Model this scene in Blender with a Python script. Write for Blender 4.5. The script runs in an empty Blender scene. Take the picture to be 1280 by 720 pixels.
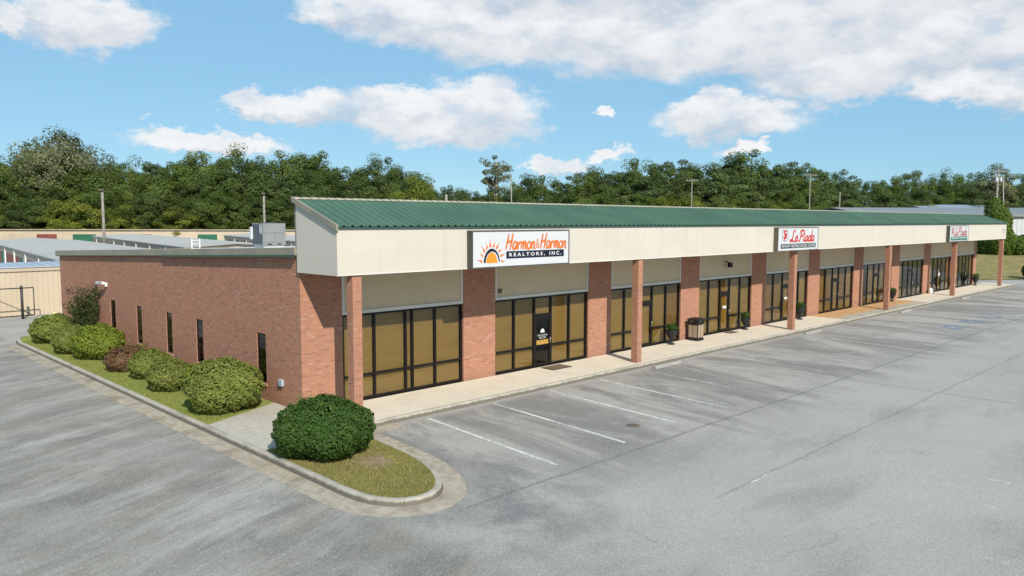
import bpy, math, random
import numpy as np
from mathutils import Vector, Matrix
R = math.radians
SC = bpy.context.scene
COL = SC.collection

# ------------------------------------------------------------------ camera, sky, sun, exposure
CAM = np.array([-12.394, -22.205, 6.1605])
YAW, PITCH, ROLL, FPX = R(44.534), R(-4.979), R(0.11), 967.94      # FPX for a 1280 px wide picture
cd = bpy.data.cameras.new('camera'); cam = bpy.data.objects.new('camera', cd); COL.objects.link(cam)
cd.sensor_width = 36; cd.lens = FPX / 1280 * 36; cd.clip_start = .1; cd.clip_end = 9000
FW = np.array([math.sin(YAW)*math.cos(PITCH), math.cos(YAW)*math.cos(PITCH), math.sin(PITCH)])
RT0 = np.array([math.cos(YAW), -math.sin(YAW), 0.]); UP0 = np.cross(RT0, FW)
RT = RT0*math.cos(ROLL) + UP0*math.sin(ROLL); UP = -RT0*math.sin(ROLL) + UP0*math.cos(ROLL)
cam.matrix_world = Matrix(((RT[0], UP[0], -FW[0], CAM[0]), (RT[1], UP[1], -FW[1], CAM[1]), (RT[2], UP[2], -FW[2], CAM[2]), (0, 0, 0, 1)))
SC.camera = cam
SC.view_settings.view_transform = 'Standard'; SC.view_settings.look = 'None'
SC.view_settings.gamma = 1; SC.view_settings.use_curve_mapping = False
SC.view_settings.exposure = 0.7
SC.cycles.use_denoising = True
SC.cycles.max_bounces = 6; SC.cycles.transparent_max_bounces = 12; SC.cycles.sample_clamp_indirect = 6

SUN_DIR = Vector((-.38, -1.0, .79)).normalized()                    # towards the sun
SUN_EL = math.asin(SUN_DIR.z); SUN_AZ = math.atan2(SUN_DIR.x, SUN_DIR.y)
sl = bpy.data.lights.new('sun', 'SUN'); sl.energy = 3.3; sl.angle = R(.6); sl.color = (1, .925, .80)
so = bpy.data.objects.new('sun', sl); COL.objects.link(so); so.rotation_euler = (-SUN_DIR).to_track_quat('-Z', 'Y').to_euler()
so.location = (-30, -60, 60)

class NT:
    """small wrapper for building node trees"""
    def __init__(s, tree): s.t = tree; s.n = tree.nodes; s.l = tree.links
    def add(s, typ, **kw):
        n = s.n.new(typ)
        for k, v in kw.items(): setattr(n, k, v)
        return n
    def set(s, sock, v):
        if isinstance(v, bpy.types.NodeSocket): s.l.new(v, sock)
        else:
            if isinstance(v, (tuple, list)) and len(v) == 3 and sock.type == 'RGBA': v = (*v, 1)
            sock.default_value = v
    def math(s, op, a, b=0., c=None, clamp=False):
        n = s.add('ShaderNodeMath', operation=op, use_clamp=clamp); s.set(n.inputs[0], a); s.set(n.inputs[1], b)
        if c is not None: s.set(n.inputs[2], c)
        return n.outputs[0]
    def vmath(s, op, a, b=None):
        n = s.add('ShaderNodeVectorMath', operation=op); s.set(n.inputs[0], a)
        if b is not None:
            if op == 'SCALE': s.set(n.inputs[3], b)
            else: s.set(n.inputs[1], b)
        return n.outputs['Value'] if op in ('LENGTH', 'DOT_PRODUCT', 'DISTANCE') else n.outputs[0]
    def comb(s, x, y, z=0.):
        n = s.add('ShaderNodeCombineXYZ')
        for i, v in enumerate((x, y, z)): s.set(n.inputs[i], v)
        return n.outputs[0]
    def sep(s, v):
        n = s.add('ShaderNodeSeparateXYZ'); s.set(n.inputs[0], v); return n.outputs
    def noise(s, v, scale, detail=4, rough=.55, out='Fac', dist=0.):
        n = s.add('ShaderNodeTexNoise'); s.set(n.inputs['Vector'], v); n.inputs['Scale'].default_value = scale
        n.inputs['Detail'].default_value = detail; n.inputs['Roughness'].default_value = rough; n.inputs['Distortion'].default_value = dist
        return n.outputs[out]
    def ramp(s, f, a, b, ca=0., cb=1.):          # smooth map range
        n = s.add('ShaderNodeMapRange', interpolation_type='SMOOTHSTEP'); s.set(n.inputs[0], f)
        for i, v in enumerate((a, b, ca, cb)): s.set(n.inputs[1 + i], v)
        return n.outputs[0]
    def mix(s, f, a, b, mode='MIX'):
        n = s.add('ShaderNodeMix', data_type='RGBA', blend_type=mode); s.set(n.inputs[0], f); s.set(n.inputs[6], a); s.set(n.inputs[7], b)
        return n.outputs[2]
    def scalev(s, v, k):
        return s.vmath('MULTIPLY', v, k)

def dir_of(px, py):
    d = FW*FPX + RT*(px-640) + UP*(360-py); d /= np.linalg.norm(d)
    return math.atan2(d[0], d[1]), math.asin(d[2])

def build_world():
    w = bpy.data.worlds.new('World'); SC.world = w; w.use_nodes = True
    t = NT(w.node_tree); t.n.clear()
    sky = t.add('ShaderNodeTexSky', sky_type='NISHITA'); sky.sun_disc = False
    sky.sun_elevation = SUN_EL; sky.sun_rotation = SUN_AZ; sky.air_density = .85; sky.dust_density = 0.; sky.ozone_density = 3.4; sky.altitude = 200
    hs = t.add('ShaderNodeHueSaturation'); t.set(hs.inputs['Color'], sky.outputs[0]); hs.inputs['Saturation'].default_value = .9
    tinted = t.mix(.72, t.mix(1., hs.outputs[0], (1.02, 1.08, .95), 'MULTIPLY'), (1.8, 3.85, 5.75))
    bg = t.add('ShaderNodeBackground'); t.set(bg.inputs[0], tinted); bg.inputs[1].default_value = .084
    # clouds as a field over azimuth and elevation, all the way round the sky
    tc = t.add('ShaderNodeTexCoord'); d = t.vmath('NORMALIZE', tc.outputs['Generated'])
    o = t.sep(d)
    az = t.math('ARCTAN2', o[0], o[1]); el = t.math('ARCSINE', o[2])
    k = 1/FPX
    B = []
    for px, py, rx, ry in [(105, 22, 72, 33), (60, 8, 30, 18), (2, 14, 22, 15), (592, 140, 88, 42), (500, 138, 90, 27), (410, 136, 100, 22), (322, 130, 52, 16), (560, 158, 110, 22),
            (262, 176, 95, 15), (905, 150, 90, 27), (880, 140, 50, 22), (772, 137, 15, 6), (470, 10, 95, 26), (560, 30, 150, 34), (700, 42, 190, 44), (860, 55, 180, 48),
            (960, 40, 240, 52), (1050, 92, 110, 36), (1010, 20, 220, 40), (1215, 104, 72, 22), (1230, 40, 120, 44), (1130, 70, 110, 30), (760, -20, 300, 40), (1180, -30, 300, 50), (690, 203, 42, 12), (930, 191, 30, 9),
            (748, 190, 28, 10), (-260, 70, 120, 40), (1420, 90, 130, 35), (200, -150, 260, 40), (1500, -60, 220, 70)]:
        a, e = dir_of(px, py); B.append((a, e, rx*k, ry*k))
    rng = random.Random(5)
    for i in range(15):
        a = YAW + R(62) + i*R(236)/15 + rng.uniform(-.08, .08)
        B.append((a, rng.uniform(.12, .5), rng.uniform(.12, .3), rng.uniform(.03, .06)))
    wv = t.noise(t.scalev(d, (1, 1, 2.2)), 9.0, 8, .66, 'Color'); wv2 = t.noise(t.scalev(d, (1, 1, 1.6)), 30.0, 6, .68, 'Color')
    ws = t.sep(wv); ws2 = t.sep(wv2)
    def warped(c, i, s1, s2):
        return t.math('ADD', c, t.math('ADD', t.math('MULTIPLY', t.math('SUBTRACT', ws[i], .5), s1), t.math('MULTIPLY', t.math('SUBTRACT', ws2[i], .5), s2)))
    azw = warped(az, 0, .15, .05); elw = warped(el, 1, .08, .036)
    def field(E):
        acc = None
        for a, e, ra, re in B:
            if a > math.pi: a -= 2*math.pi
            x = t.math('MULTIPLY', t.math('SUBTRACT', azw, a), 1/ra); y = t.math('MULTIPLY', t.math('SUBTRACT', E, e), 1/re)
            q = t.math('MULTIPLY_ADD', x, x, t.math('MULTIPLY', y, y))
            acc = q if acc is None else t.math('SMOOTH_MIN', acc, q, .35)
        return t.math('SUBTRACT', 1., acc)
    F0 = field(elw); Fu = field(t.math('ADD', elw, .018)); 
    dens = t.ramp(F0, -.28, .62)
    det = t.noise(t.scalev(d, (1, 1, 2)), 16, 6, .6)
    dens = t.math('MULTIPLY', dens, t.ramp(det, .18, .5, .55, 1.))
    lit = t.ramp(t.math('SUBTRACT', F0, Fu), -.5, .55)           # upper side of each puff faces the light
    lit2 = t.math('ADD', t.math('MULTIPLY', lit, .55), t.math('MULTIPLY', t.ramp(det, .32, .66), .55), clamp=True)
    cc = t.mix(lit2, (.62, .66, .73), (.97, .97, .97))
    cb = t.add('ShaderNodeBackground'); t.set(cb.inputs[0], cc); cb.inputs[1].default_value = .60
    above = t.ramp(el, -.005, .03)
    ms = t.add('ShaderNodeMixShader'); t.set(ms.inputs[0], t.math('MULTIPLY', t.math('MULTIPLY', dens, above), .93)); t.l.new(bg.outputs[0], ms.inputs[1]); t.l.new(cb.outputs[0], ms.inputs[2])
    out = t.add('ShaderNodeOutputWorld'); t.l.new(ms.outputs[0], out.inputs[0])
    w.cycles.sampling_method = 'MANUAL'; w.cycles.sample_map_resolution = 512
build_world()

# ------------------------------------------------------------------ materials
def mat(name, fn):
    m = bpy.data.materials.new(name); m.use_nodes = True; t = NT(m.node_tree); t.n.clear()
    out = t.add('ShaderNodeOutputMaterial'); sh = fn(t)
    t.l.new(sh, out.inputs[0]); return m
def prin(t, col, rough=.7, bump=None, bs=.3, bd=.01, metal=0., spec=.3):
    p = t.add('ShaderNodeBsdfPrincipled'); t.set(p.inputs['Base Color'], col); t.set(p.inputs['Roughness'], rough)
    p.inputs['Metallic'].default_value = metal; p.inputs['Specular IOR Level'].default_value = spec
    if bump is not None:
        b = t.add('ShaderNodeBump'); t.set(b.inputs['Height'], bump); b.inputs['Strength'].default_value = bs; b.inputs['Distance'].default_value = bd
        t.l.new(b.outputs[0], p.inputs['Normal'])
    return p.outputs[0]
def pos(t): return t.add('ShaderNodeNewGeometry').outputs['Position']
def objc(t): return t.add('ShaderNodeTexCoord').outputs['Object']
def uv(t): return t.add('ShaderNodeTexCoord').outputs['UV']
def orand(t): return t.add('ShaderNodeObjectInfo').outputs['Random']

def m_plain(name, col, rough=.6, var=.12, vscale=1.2, metal=0., spec=.3, bump=0., bscale=40):
    def f(t):
        P = objc(t); n = t.noise(P, vscale, 6, .6)
        c = t.mix(t.ramp(n, .3, .7), tuple(x*(1-var) for x in col), tuple(min(1, x*(1+var)) for x in col))
        h = t.noise(P, bscale, 3) if bump else None
        return prin(t, c, t.ramp(n, .2, .8, rough*.85, min(1, rough*1.1)), h, bump, .01, metal, spec)
    return mat(name, f)
def m_brick(name):
    def f(t):
        U = uv(t)
        b = t.add('ShaderNodeTexBrick'); t.set(b.inputs['Vector'], U)
        b.inputs['Scale'].default_value = 1; b.inputs['Brick Width'].default_value = .2032; b.inputs['Row Height'].default_value = .0677
        b.inputs['Mortar Size'].default_value = .0052; b.inputs['Mortar Smooth'].default_value = .15; b.inputs['Bias'].default_value = -.15
        t.set(b.inputs['Color1'], (.405, .182, .110)); t.set(b.inputs['Color2'], (.315, .142, .090)); t.set(b.inputs['Mortar'], (.40, .295, .23))
        big = t.noise(U, .55, 5, .6); fine = t.noise(U, 9, 5, .65)
        c = t.mix(t.math('MULTIPLY', t.ramp(fine, .35, .75), .4), b.outputs[0], (.45, .195, .125))
        # single odd bricks: dark flashed ones and pale ones
        w = t.add('ShaderNodeTexWhiteNoise', noise_dimensions='2D')
        o = t.sep(U); row = t.math('FLOOR', t.math('DIVIDE', o[1], .0677)); sh = t.math('MULTIPLY', t.math('MODULO', t.math('ABSOLUTE', row), 2.), .5)
        colm = t.math('FLOOR', t.math('ADD', t.math('DIVIDE', o[0], .2032), sh)); t.set(w.inputs['Vector'], t.comb(colm, row))
        inb = t.math('SUBTRACT', 1., b.outputs['Fac'])
        c = t.mix(t.math('MULTIPLY', t.math('MULTIPLY', t.math('LESS_THAN', w.outputs[0], .10), inb), .45), c, (.16, .085, .075))
        c = t.mix(t.math('MULTIPLY', t.math('MULTIPLY', t.math('GREATER_THAN', w.outputs[0], .95), inb), .3), c, (.52, .36, .29))
        c = t.mix(t.ramp(big, .35, .7, 0, .35), c, t.mix(.5, c, (.40, .22, .15)))
        st = t.ramp(t.noise(t.vmath('ADD', U, (31., 7., 0)), 1.7, 6, .7), .62, .8)
        c = t.mix(t.math('MULTIPLY', st, .22), c, (.52, .38, .30))
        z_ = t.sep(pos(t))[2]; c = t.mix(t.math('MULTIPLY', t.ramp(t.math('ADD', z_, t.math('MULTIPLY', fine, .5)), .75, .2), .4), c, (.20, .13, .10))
        h = t.math('ADD', t.math('MULTIPLY', inb, 1.), t.math('MULTIPLY', fine, .35))
        return prin(t, c, .88, h, .6, .006, 0, .2)
    return mat(name, f)
def m_stucco(name, col, streak=.12):
    def f(t):
        P = pos(t); n = t.noise(t.scalev(P, (.35, .35, .9)), 1.0, 6, .6); st = t.noise(t.scalev(P, (2.6, 2.6, .22)), 1.0, 5, .65)
        c = t.mix(t.ramp(n, .3, .7), tuple(x*.94 for x in col), col)
        c = t.mix(t.math('MULTIPLY', t.ramp(st, .52, .78), streak*2), c, (col[0]*.72, col[1]*.69, col[2]*.62))
        return prin(t, c, .9, t.noise(P, 45, 4), .25, .004, 0, .15)
    return mat(name, f)
def m_concrete(name, col, stain=(.30, .24, .17), amt=.5, bright=.12, scale=1.0, grime=0.):
    def f(t):
        P = pos(t); n = t.noise(P, .8*scale, 7, .65); n2 = t.noise(P, 5, 5, .65); n3 = t.noise(P, 60, 2)
        c = t.mix(t.ramp(n2, .3, .7), tuple(x*(1-bright) for x in col), tuple(x*(1+bright) for x in col))
        c = t.mix(t.math('MULTIPLY', t.ramp(n, .45, .72), amt), c, stain)
        w = t.math('MULTIPLY', t.math('SUBTRACT', orand(t), .5), .25)
        c = t.mix(t.math('MULTIPLY', t.math('ABSOLUTE', w), 1.), c, tuple(x*.7 for x in col))
        c = t.mix(t.math('MULTIPLY', n3, .22), c, tuple(x*.55 for x in col))
        if grime: c = t.mix(t.math('MULTIPLY', t.ramp(t.math('ADD', t.sep(P)[2], t.math('MULTIPLY', t.math('SUBTRACT', n2, .5), .1)), -.015, -.06), grime), c, stain)
        return prin(t, c, .9, t.math('ADD', n3, n2), .25, .004, 0, .2)
    return mat(name, f)
def m_asphalt():
    def f(t):
        P = pos(t); o = t.sep(P)
        fine = t.noise(P, 38, 3, .75); mid = t.noise(P, 6.5, 5, .7); big = t.noise(P, .16, 6, .6)
        c = t.mix(t.ramp(big, .3, .7), (.335, .312, .280), (.395, .369, .333))
        # wash-off bands on the side drive, lying across it
        Lx = t.ramp(o[0], -3.6, -2.6, 1, 0)
        warp = t.math('MULTIPLY', t.noise(P, .3, 4, .6), 1.3)
        by = t.math('ADD', t.math('ADD', o[1], t.math('MULTIPLY', o[0], -.42)), warp)
        V = t.comb(t.math('MULTIPLY', o[0], .16), by, 0.)
        bands = t.math('ADD', t.math('MULTIPLY', t.noise(V, .75, 8, .74), .78), t.math('MULTIPLY', t.noise(P, .8, 6, .7), .22)); pat = t.ramp(t.noise(P, .3, 5, .65), .34, .54, .5, 1.)
        dk = t.math('MULTIPLY', t.math('MULTIPLY', t.ramp(bands, .38, .57), Lx), pat)
        lt = t.math('MULTIPLY', t.math('MULTIPLY', t.ramp(bands, .46, .30), Lx), .6)
        bt = t.mix(t.ramp(t.noise(P, .35, 3), .4, .6), (.165, .153, .133), (.20, .178, .138))
        c = t.mix(dk, c, bt); c = t.mix(lt, c, (.385, .365, .335))
        rust = t.math('MULTIPLY', t.math('MULTIPLY', t.ramp(t.noise(V, 1.1, 5, .6), .56, .74), Lx), t.ramp(o[0], -10, -4.2, 0., .75))
        c = t.mix(rust, c, (.29, .215, .125))
        # oil and tyre stains in the stalls, drawn out along the driving direction
        Fm = t.math('MULTIPLY', t.math('MULTIPLY', t.ramp(o[0], -2.2, .2), t.ramp(o[1], -12.2, -8.8)), t.ramp(o[1], -2.6, -3.4))
        V2 = t.comb(t.math('ADD', t.math('MULTIPLY', o[0], 1.0), t.math('MULTIPLY', o[1], -.09)), t.math('MULTIPLY', o[1], .3), 0.)
        sn = t.noise(V2, .42, 8, .70, 'Fac', .8)
        c = t.mix(t.math('MULTIPLY', t.math('MULTIPLY', t.ramp(sn, .43, .60), Fm), .8), c, (.14, .133, .123))
        c = t.mix(t.math('MULTIPLY', t.math('MULTIPLY', t.ramp(sn, .44, .28), Fm), .45), c, (.40, .388, .368))
        # dark band along the corner of the island where water runs off
        dx = t.math('ADD', o[0], 1.2); dy = t.math('ADD', o[1], 9.9); rr = t.math('SQRT', t.math('MULTIPLY_ADD', dx, dx, t.math('MULTIPLY', dy, dy)))
        c = t.mix(t.math('MULTIPLY', t.math('MULTIPLY', t.ramp(rr, 4.6, .8), t.ramp(t.noise(P, .55, 6, .7), .40, .66)), .8), c, (.12, .12, .122))
        lot = t.noise(t.scalev(P, (.3, .8, 1)), .5, 6, .65)
        c = t.mix(t.math('MULTIPLY', t.ramp(lot, .48, .66), .62), c, (.235, .224, .206))
        # construction seams and cracks
        wob = t.math('MULTIPLY', t.math('SUBTRACT', t.noise(P, .9, 4, .7), .5), .35)
        def seam(co, at, w, lo, hi, oc, k):
            m = t.ramp(t.math('ABSOLUTE', t.math('ADD', t.math('SUBTRACT', co, at), wob)), w, w*.25)
            m = t.math('MULTIPLY', m, t.math('MULTIPLY', t.math('GREATER_THAN', oc, lo), t.math('LESS_THAN', oc, hi)))
            return t.math('MULTIPLY', m, k)
        for a in [(o[1], -9.66, .085, -1.5, 60, o[0], .5), (o[1], -13.2, .06, 3, 40, o[0], .38), (o[0], 18.6, .07, -40, -9.7, o[1], .6), (o[0], 46, .08, -40, -9.7, o[1], .4)]:
            c = t.mix(seam(*a), c, (.085, .085, .085))
        vd = t.add('ShaderNodeTexVoronoi', feature='DISTANCE_TO_EDGE'); t.set(vd.inputs['Vector'], t.vmath('ADD', P, t.vmath('SCALE', t.noise(P, .8, 4, .6, 'Color'), 1.6))); vd.inputs['Scale'].default_value = .17
        c = t.mix(t.math('MULTIPLY', t.math('MULTIPLY', t.ramp(vd.outputs[0], .006, .001), t.ramp(t.noise(P, .25, 3), .5, .62)), .3), c, (.09, .09, .09))
        # aggregate speckle
        c = t.mix(t.ramp(mid, .35, .7, 0, .22), c, (.24, .24, .235))
        c = t.mix(t.ramp(fine, .50, .72, 0, .6), c, (.62, .60, .57)); c = t.mix(t.ramp(fine, .50, .30, 0, .6), c, (.14, .14, .138))
        return prin(t, c, .88, t.math('ADD', fine, t.math('MULTIPLY', mid, .5)), .5, .008, 0, .25)
    return mat('old_asphalt', f)
def m_paint(name, col, wear0, wear1, fadex=None):
    """worn road paint: the asphalt shows through where it has gone"""
    def f(t):
        P = pos(t); n = t.noise(P, 7, 6, .75); n2 = t.noise(P, .7, 3)
        a = t.ramp(t.math('ADD', t.math('MULTIPLY', n, .65), t.math('MULTIPLY', n2, .35)), wear0, wear1)
        if fadex: a = t.math('MULTIPLY', a, t.ramp(t.sep(P)[0], fadex[0], fadex[1], 1., fadex[2]))
        tr = t.add('ShaderNodeBsdfTransparent'); ms = t.add('ShaderNodeMixShader'); t.set(ms.inputs[0], a)
        t.l.new(tr.outputs[0], ms.inputs[1]); t.l.new(prin(t, col, .8), ms.inputs[2]); return ms.outputs[0]
    return mat(name, f)
def m_glass(name, tint, refl=.08):
    def f(t):
        tr = t.add('ShaderNodeBsdfTransparent'); t.set(tr.inputs[0], tint)
        gl = t.add('ShaderNodeBsdfGlossy'); gl.inputs['Roughness'].default_value = .015; t.set(gl.inputs[0], (.9, .93, .95))
        b = t.add('ShaderNodeBump'); t.set(b.inputs['Height'], t.noise(pos(t), .7, 2)); b.inputs['Strength'].default_value = .03; b.inputs['Distance'].default_value = .05; t.l.new(b.outputs[0], gl.inputs['Normal'])
        lw = t.add('ShaderNodeLayerWeight'); lw.inputs[0].default_value = .5; fr = t.math('MULTIPLY_ADD', t.math('POWER', lw.outputs['Facing'], 5.), .9, .045)
        ms = t.add('ShaderNodeMixShader'); t.set(ms.inputs[0], t.math('MULTIPLY', fr, 1. + refl, clamp=True)); t.l.new(tr.outputs[0], ms.inputs[1]); t.l.new(gl.outputs[0], ms.inputs[2])
        return ms.outputs[0]
    return mat(name, f)
def m_blind(name, col):
    def f(t):
        o = t.sep(pos(t)); s = t.math('SINE', t.math('MULTIPLY', o[2], 2*math.pi/.075))
        n = t.noise(t.scalev(pos(t), (.5, 1, 3.)), 1.2, 4, .6)
        rn = orand(t)
        c = t.mix(t.ramp(s, -.95, -.1), tuple(x*.78 for x in col), col)
        c = t.mix(t.ramp(n, .4, .75, 0, .35), c, tuple(x*.6 for x in col))
        c = t.mix(t.math('MULTIPLY', rn, .3), c, (col[0]*.62, col[1]*.58, col[2]*.5))
        return prin(t, c, .6)
    return mat(name, f)
def m_leaf(name, c0, c1, c2, trans=.3, ovar=.25):
    def f(t):
        a = t.add('ShaderNodeAttribute', attribute_name='tint').outputs['Fac']; rn = orand(t)
        k = t.math('ADD', t.math('MULTIPLY', a, 1-ovar), t.math('MULTIPLY', rn, ovar))
        c = t.mix(t.ramp(k, .05, .6), c0, c1); c = t.mix(t.ramp(k, .6, 1.), c, c2)
        d = prin(t, c, .6, None, spec=.14); tl = t.add('ShaderNodeBsdfTranslucent'); t.set(tl.inputs[0], t.mix(.5, c, (c2[0]*1.3, c2[1]*1.35, c2[2]*.6)))
        ms = t.add('ShaderNodeMixShader'); ms.inputs[0].default_value = trans; t.l.new(d, ms.inputs[1]); t.l.new(tl.outputs[0], ms.inputs[2]); return ms.outputs[0]
    return mat(name, f)
def m_grass(name, g0, g1, dry, amt):
    def f(t):
        P = pos(t); n = t.noise(P, .9, 6, .65); n2 = t.noise(P, 14, 4, .7)
        c = t.mix(t.ramp(n2, .3, .7), g0, g1); c = t.mix(t.ramp(n, .58-amt*.3, .78-amt*.25), c, dry)
        return prin(t, c, .95, n2, .6, .03, 0, .1)
    return mat(name, f)
def m_ribmetal(name, col, rough=.45, var=.08, metal=0.):
    def f(t):
        P = pos(t); n = t.noise(t.scalev(P, (.5, .5, .35)), 1.0, 6, .6); rn = orand(t)
        c = t.mix(t.ramp(n, .3, .7), tuple(x*(1-var) for x in col), tuple(x*(1+var) for x in col))
        c = t.mix(t.math('MULTIPLY', rn, .18), c, tuple(x*.75 for x in col))
        return prin(t, c, t.ramp(n, .2, .8, rough*.8, rough*1.2), None, metal=metal, spec=.4)
    return mat(name, f)
def m_tile():
    def f(t):
        b = t.add('ShaderNodeTexBrick'); t.set(b.inputs['Vector'], uv(t)); b.offset = 0.
        for k, v in (('Scale', 1), ('Brick Width', .3), ('Row Height', .3), ('Mortar Size', .006), ('Bias', 0.)): b.inputs[k].default_value = v
        t.set(b.inputs['Color1'], (.56, .345, .165)); t.set(b.inputs['Color2'], (.47, .275, .125)); t.set(b.inputs['Mortar'], (.36, .24, .13))
        n = t.noise(pos(t), .8, 5, .6); c = t.mix(t.ramp(n, .5, .8, 0, .5), b.outputs[0], (.50, .38, .25))
        return prin(t, c, .8, b.outputs['Fac'], -.3, .004)
    return mat('tan_paving', f)

M = dict(
    brick=m_brick('red_brick'), stucco=m_stucco('cream_stucco', (.565, .522, .46), .2), soffit=m_stucco('soffit', (.48, .43, .35)),
    panel=m_stucco('tan_panel', (.60, .50, .355), .2), trim=m_plain('pale_trim', (.62, .61, .57), .6, .08), edge=m_plain('roof_edge_metal', (.25, .235, .18), .5, .12, .8), edgedark=m_plain('dark_green_edge', (.035, .085, .07), .45),
    green=m_ribmetal('green_metal_roof', (.066, .132, .090), .5, .14), cap=m_plain('tan_ridge_cap', (.45, .39, .29), .5, .1),
    membrane=m_plain('roof_membrane', (.62, .64, .66), .6, .12, .4), bronze=m_plain('dark_bronze_aluminium', (.008, .0065, .006), .42, .2, spec=.3),
    glass=m_glass('bronze_glass', (.77, .715, .61)), darkglass=m_glass('dark_glass', (.30, .29, .27), .15),
    blind=m_blind('gold_blind', (.56, .485, .25)), blind2=m_blind('brown_blind', (.42, .33, .175)), doorgold=m_blind('yellow_blind', (.56, .43, .08)),
    interior=m_plain('dim_interior', (.10, .085, .07), .9), concrete=m_concrete('walk_concrete', (.70, .625, .515), (.52, .44, .335), .4, .05),
    apron=m_concrete('apron_concrete', (.47, .435, .37), (.36, .325, .27), .55), kerb=m_concrete('kerb_concrete', (.44, .405, .345), (.13, .115, .092), .55, grime=.9), gutter=m_concrete('stained_gutter', (.40, .35, .275), (.19, .145, .098), .8, .18, 1.5),
    asphalt=m_asphalt(), white=m_paint('worn_white_paint', (.68, .68, .66), .34, .56), faint=m_paint('faint_white_paint', (.72, .72, .70), .44, .64), blue=m_paint('worn_blue_paint', (.15, .26, .43), .45, .65),
    tile=m_tile(), lawn=m_grass('kerb_lawn', (.17, .22, .05), (.285, .31, .09), (.34, .30, .12), .15), island=m_grass('island_lawn', (.19, .205, .06), (.30, .275, .10), (.38, .285, .14), .4),
    soil=m_grass('leaf_litter', (.20, .135, .085), (.29, .215, .14), (.33, .27, .19), .4), field=m_grass('field', (.09, .10, .03), (.16, .15, .055), (.24, .19, .09), .4), bank=m_grass('bank_grass', (.155, .15, .05), (.24, .205, .085), (.30, .225, .11), .5),
    blade=m_leaf('grass_blade', (.18, .235, .05), (.29, .315, .09), (.38, .36, .14), .3, 0), bladedry=m_leaf('dry_grass_blade', (.20, .215, .065), (.31, .285, .105), (.42, .34, .165), .3, 0),
    shrub=m_leaf('shrub_leaf', (.10, .135, .03), (.19, .225, .052), (.31, .34, .095), .3), shrubdark=m_leaf('dark_shrub_leaf', (.028, .06, .012), (.055, .11, .022), (.115, .19, .045), .25), shruby=m_leaf('yellow_shrub_leaf', (.10, .145, .018), (.185, .235, .034), (.29, .32, .06), .3),
    shrubb=m_leaf('brown_shrub_leaf', (.10, .055, .032), (.185, .105, .06), (.26, .175, .095), .25), crepe=m_leaf('crepe_leaf', (.035, .06, .02), (.07, .10, .03), (.16, .125, .05), .25),
    t0=m_leaf('broadleaf', (0.048, 0.085, 0.021), (0.101, 0.144, 0.033), (0.188, 0.230, 0.057), .3, .45), t1=m_leaf('oak_leaf', (0.043, 0.075, 0.023), (0.088, 0.125, 0.035), (0.164, 0.198, 0.058), .28, .4),
    t2=m_leaf('pine_needle', (0.049, 0.077, 0.027), (0.091, 0.131, 0.043), (0.166, 0.208, 0.069), .25, .35), t3=m_leaf('yellow_green_leaf', (0.099, 0.129, 0.020), (0.179, 0.208, 0.035), (0.293, 0.292, 0.056), .35, .3), t4=m_leaf('pale_leaf', (0.114, 0.132, 0.070), (0.184, 0.194, 0.101), (0.280, 0.279, 0.154), .3, .2), t5=m_leaf('vine_leaf', (0.052, 0.093, 0.017), (0.108, 0.163, 0.028), (0.201, 0.264, 0.056), .3, .3),
    bark=m_plain('bark', (.16, .125, .095), .9, .3, 3, bump=.5), palebark=m_plain('pale_bark', (.36, .32, .27), .9, .2, 3), wood=m_plain('grey_pole_wood', (.25, .23, .205), .9, .2, 2),
    tan=m_ribmetal('tan_siding', (.52, .43, .32), .5, .05), tanlight=m_ribmetal('pale_tan_wall', (.48, .395, .305), .6, .06), galv=m_ribmetal('pale_metal_roof', (.30, .318, .33), .55, .06), bluegalv=m_ribmetal('blue_grey_roof', (.36, .42, .50), .45, .06),
    maroon=m_plain('maroon_door', (.21, .06, .055), .6), dgreen=m_plain('green_door', (.03, .13, .075), .6), post=m_plain('white_post', (.72, .70, .66), .6), lgrey=m_plain('light_grey_metal', (.50, .52, .54), .5, .08),
    hvac=m_plain('grey_hvac', (.215, .22, .22), .5, .08), hvacd=m_plain('dark_grille', (.07, .08, .09), .5), black=m_plain('black_plastic', (.018, .018, .018), .5, .2), signdark=m_plain('sign_case', (.075, .075, .07), .5), signbrown=m_plain('brown_sign_case', (.13, .10, .08), .5),
    signface=m_plain('sign_white', (.56, .58, .60), .35, .02), orange=m_plain('orange_print', (.62, .15, .03), .5, .03), amber=m_plain('amber_print', (.66, .25, .025), .5, .03), navy=m_plain('navy_print', (.012, .013, .03), .5, .05), red=m_plain('red_print', (.52, .035, .035), .5, .05), rose=m_plain('faded_red_print', (.38, .06, .08), .5, .1), greenp=m_plain('green_print', (.05, .16, .12), .5, .1), slate=m_plain('slate_print', (.03, .05, .06), .5), whitep=m_plain('white_print', (.62, .62, .62), .5, .03),
    stone=m_plain('pebble_panel', (.34, .255, .18), .9, .3, 30, bump=.5), urn=m_plain('black_urn', (.022, .024, .026), .55, .2), camwhite=m_plain('camera_white', (.78, .78, .77), .4, .03), yellow=m_plain('cream_bollard', (.72, .62, .33), .6), mat_=m_plain('brown_mat', (.16, .12, .075), .95, .3, 20, bump=.5), stop=m_concrete('wheel_stop_concrete', (.34, .33, .31), (.20, .19, .18), .6),
    gatemetal=m_plain('dark_gate_steel', (.05, .05, .052), .5), brass=m_plain('steel_pull', (.55, .55, .55), .3, .05, metal=1.),
)

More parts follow.
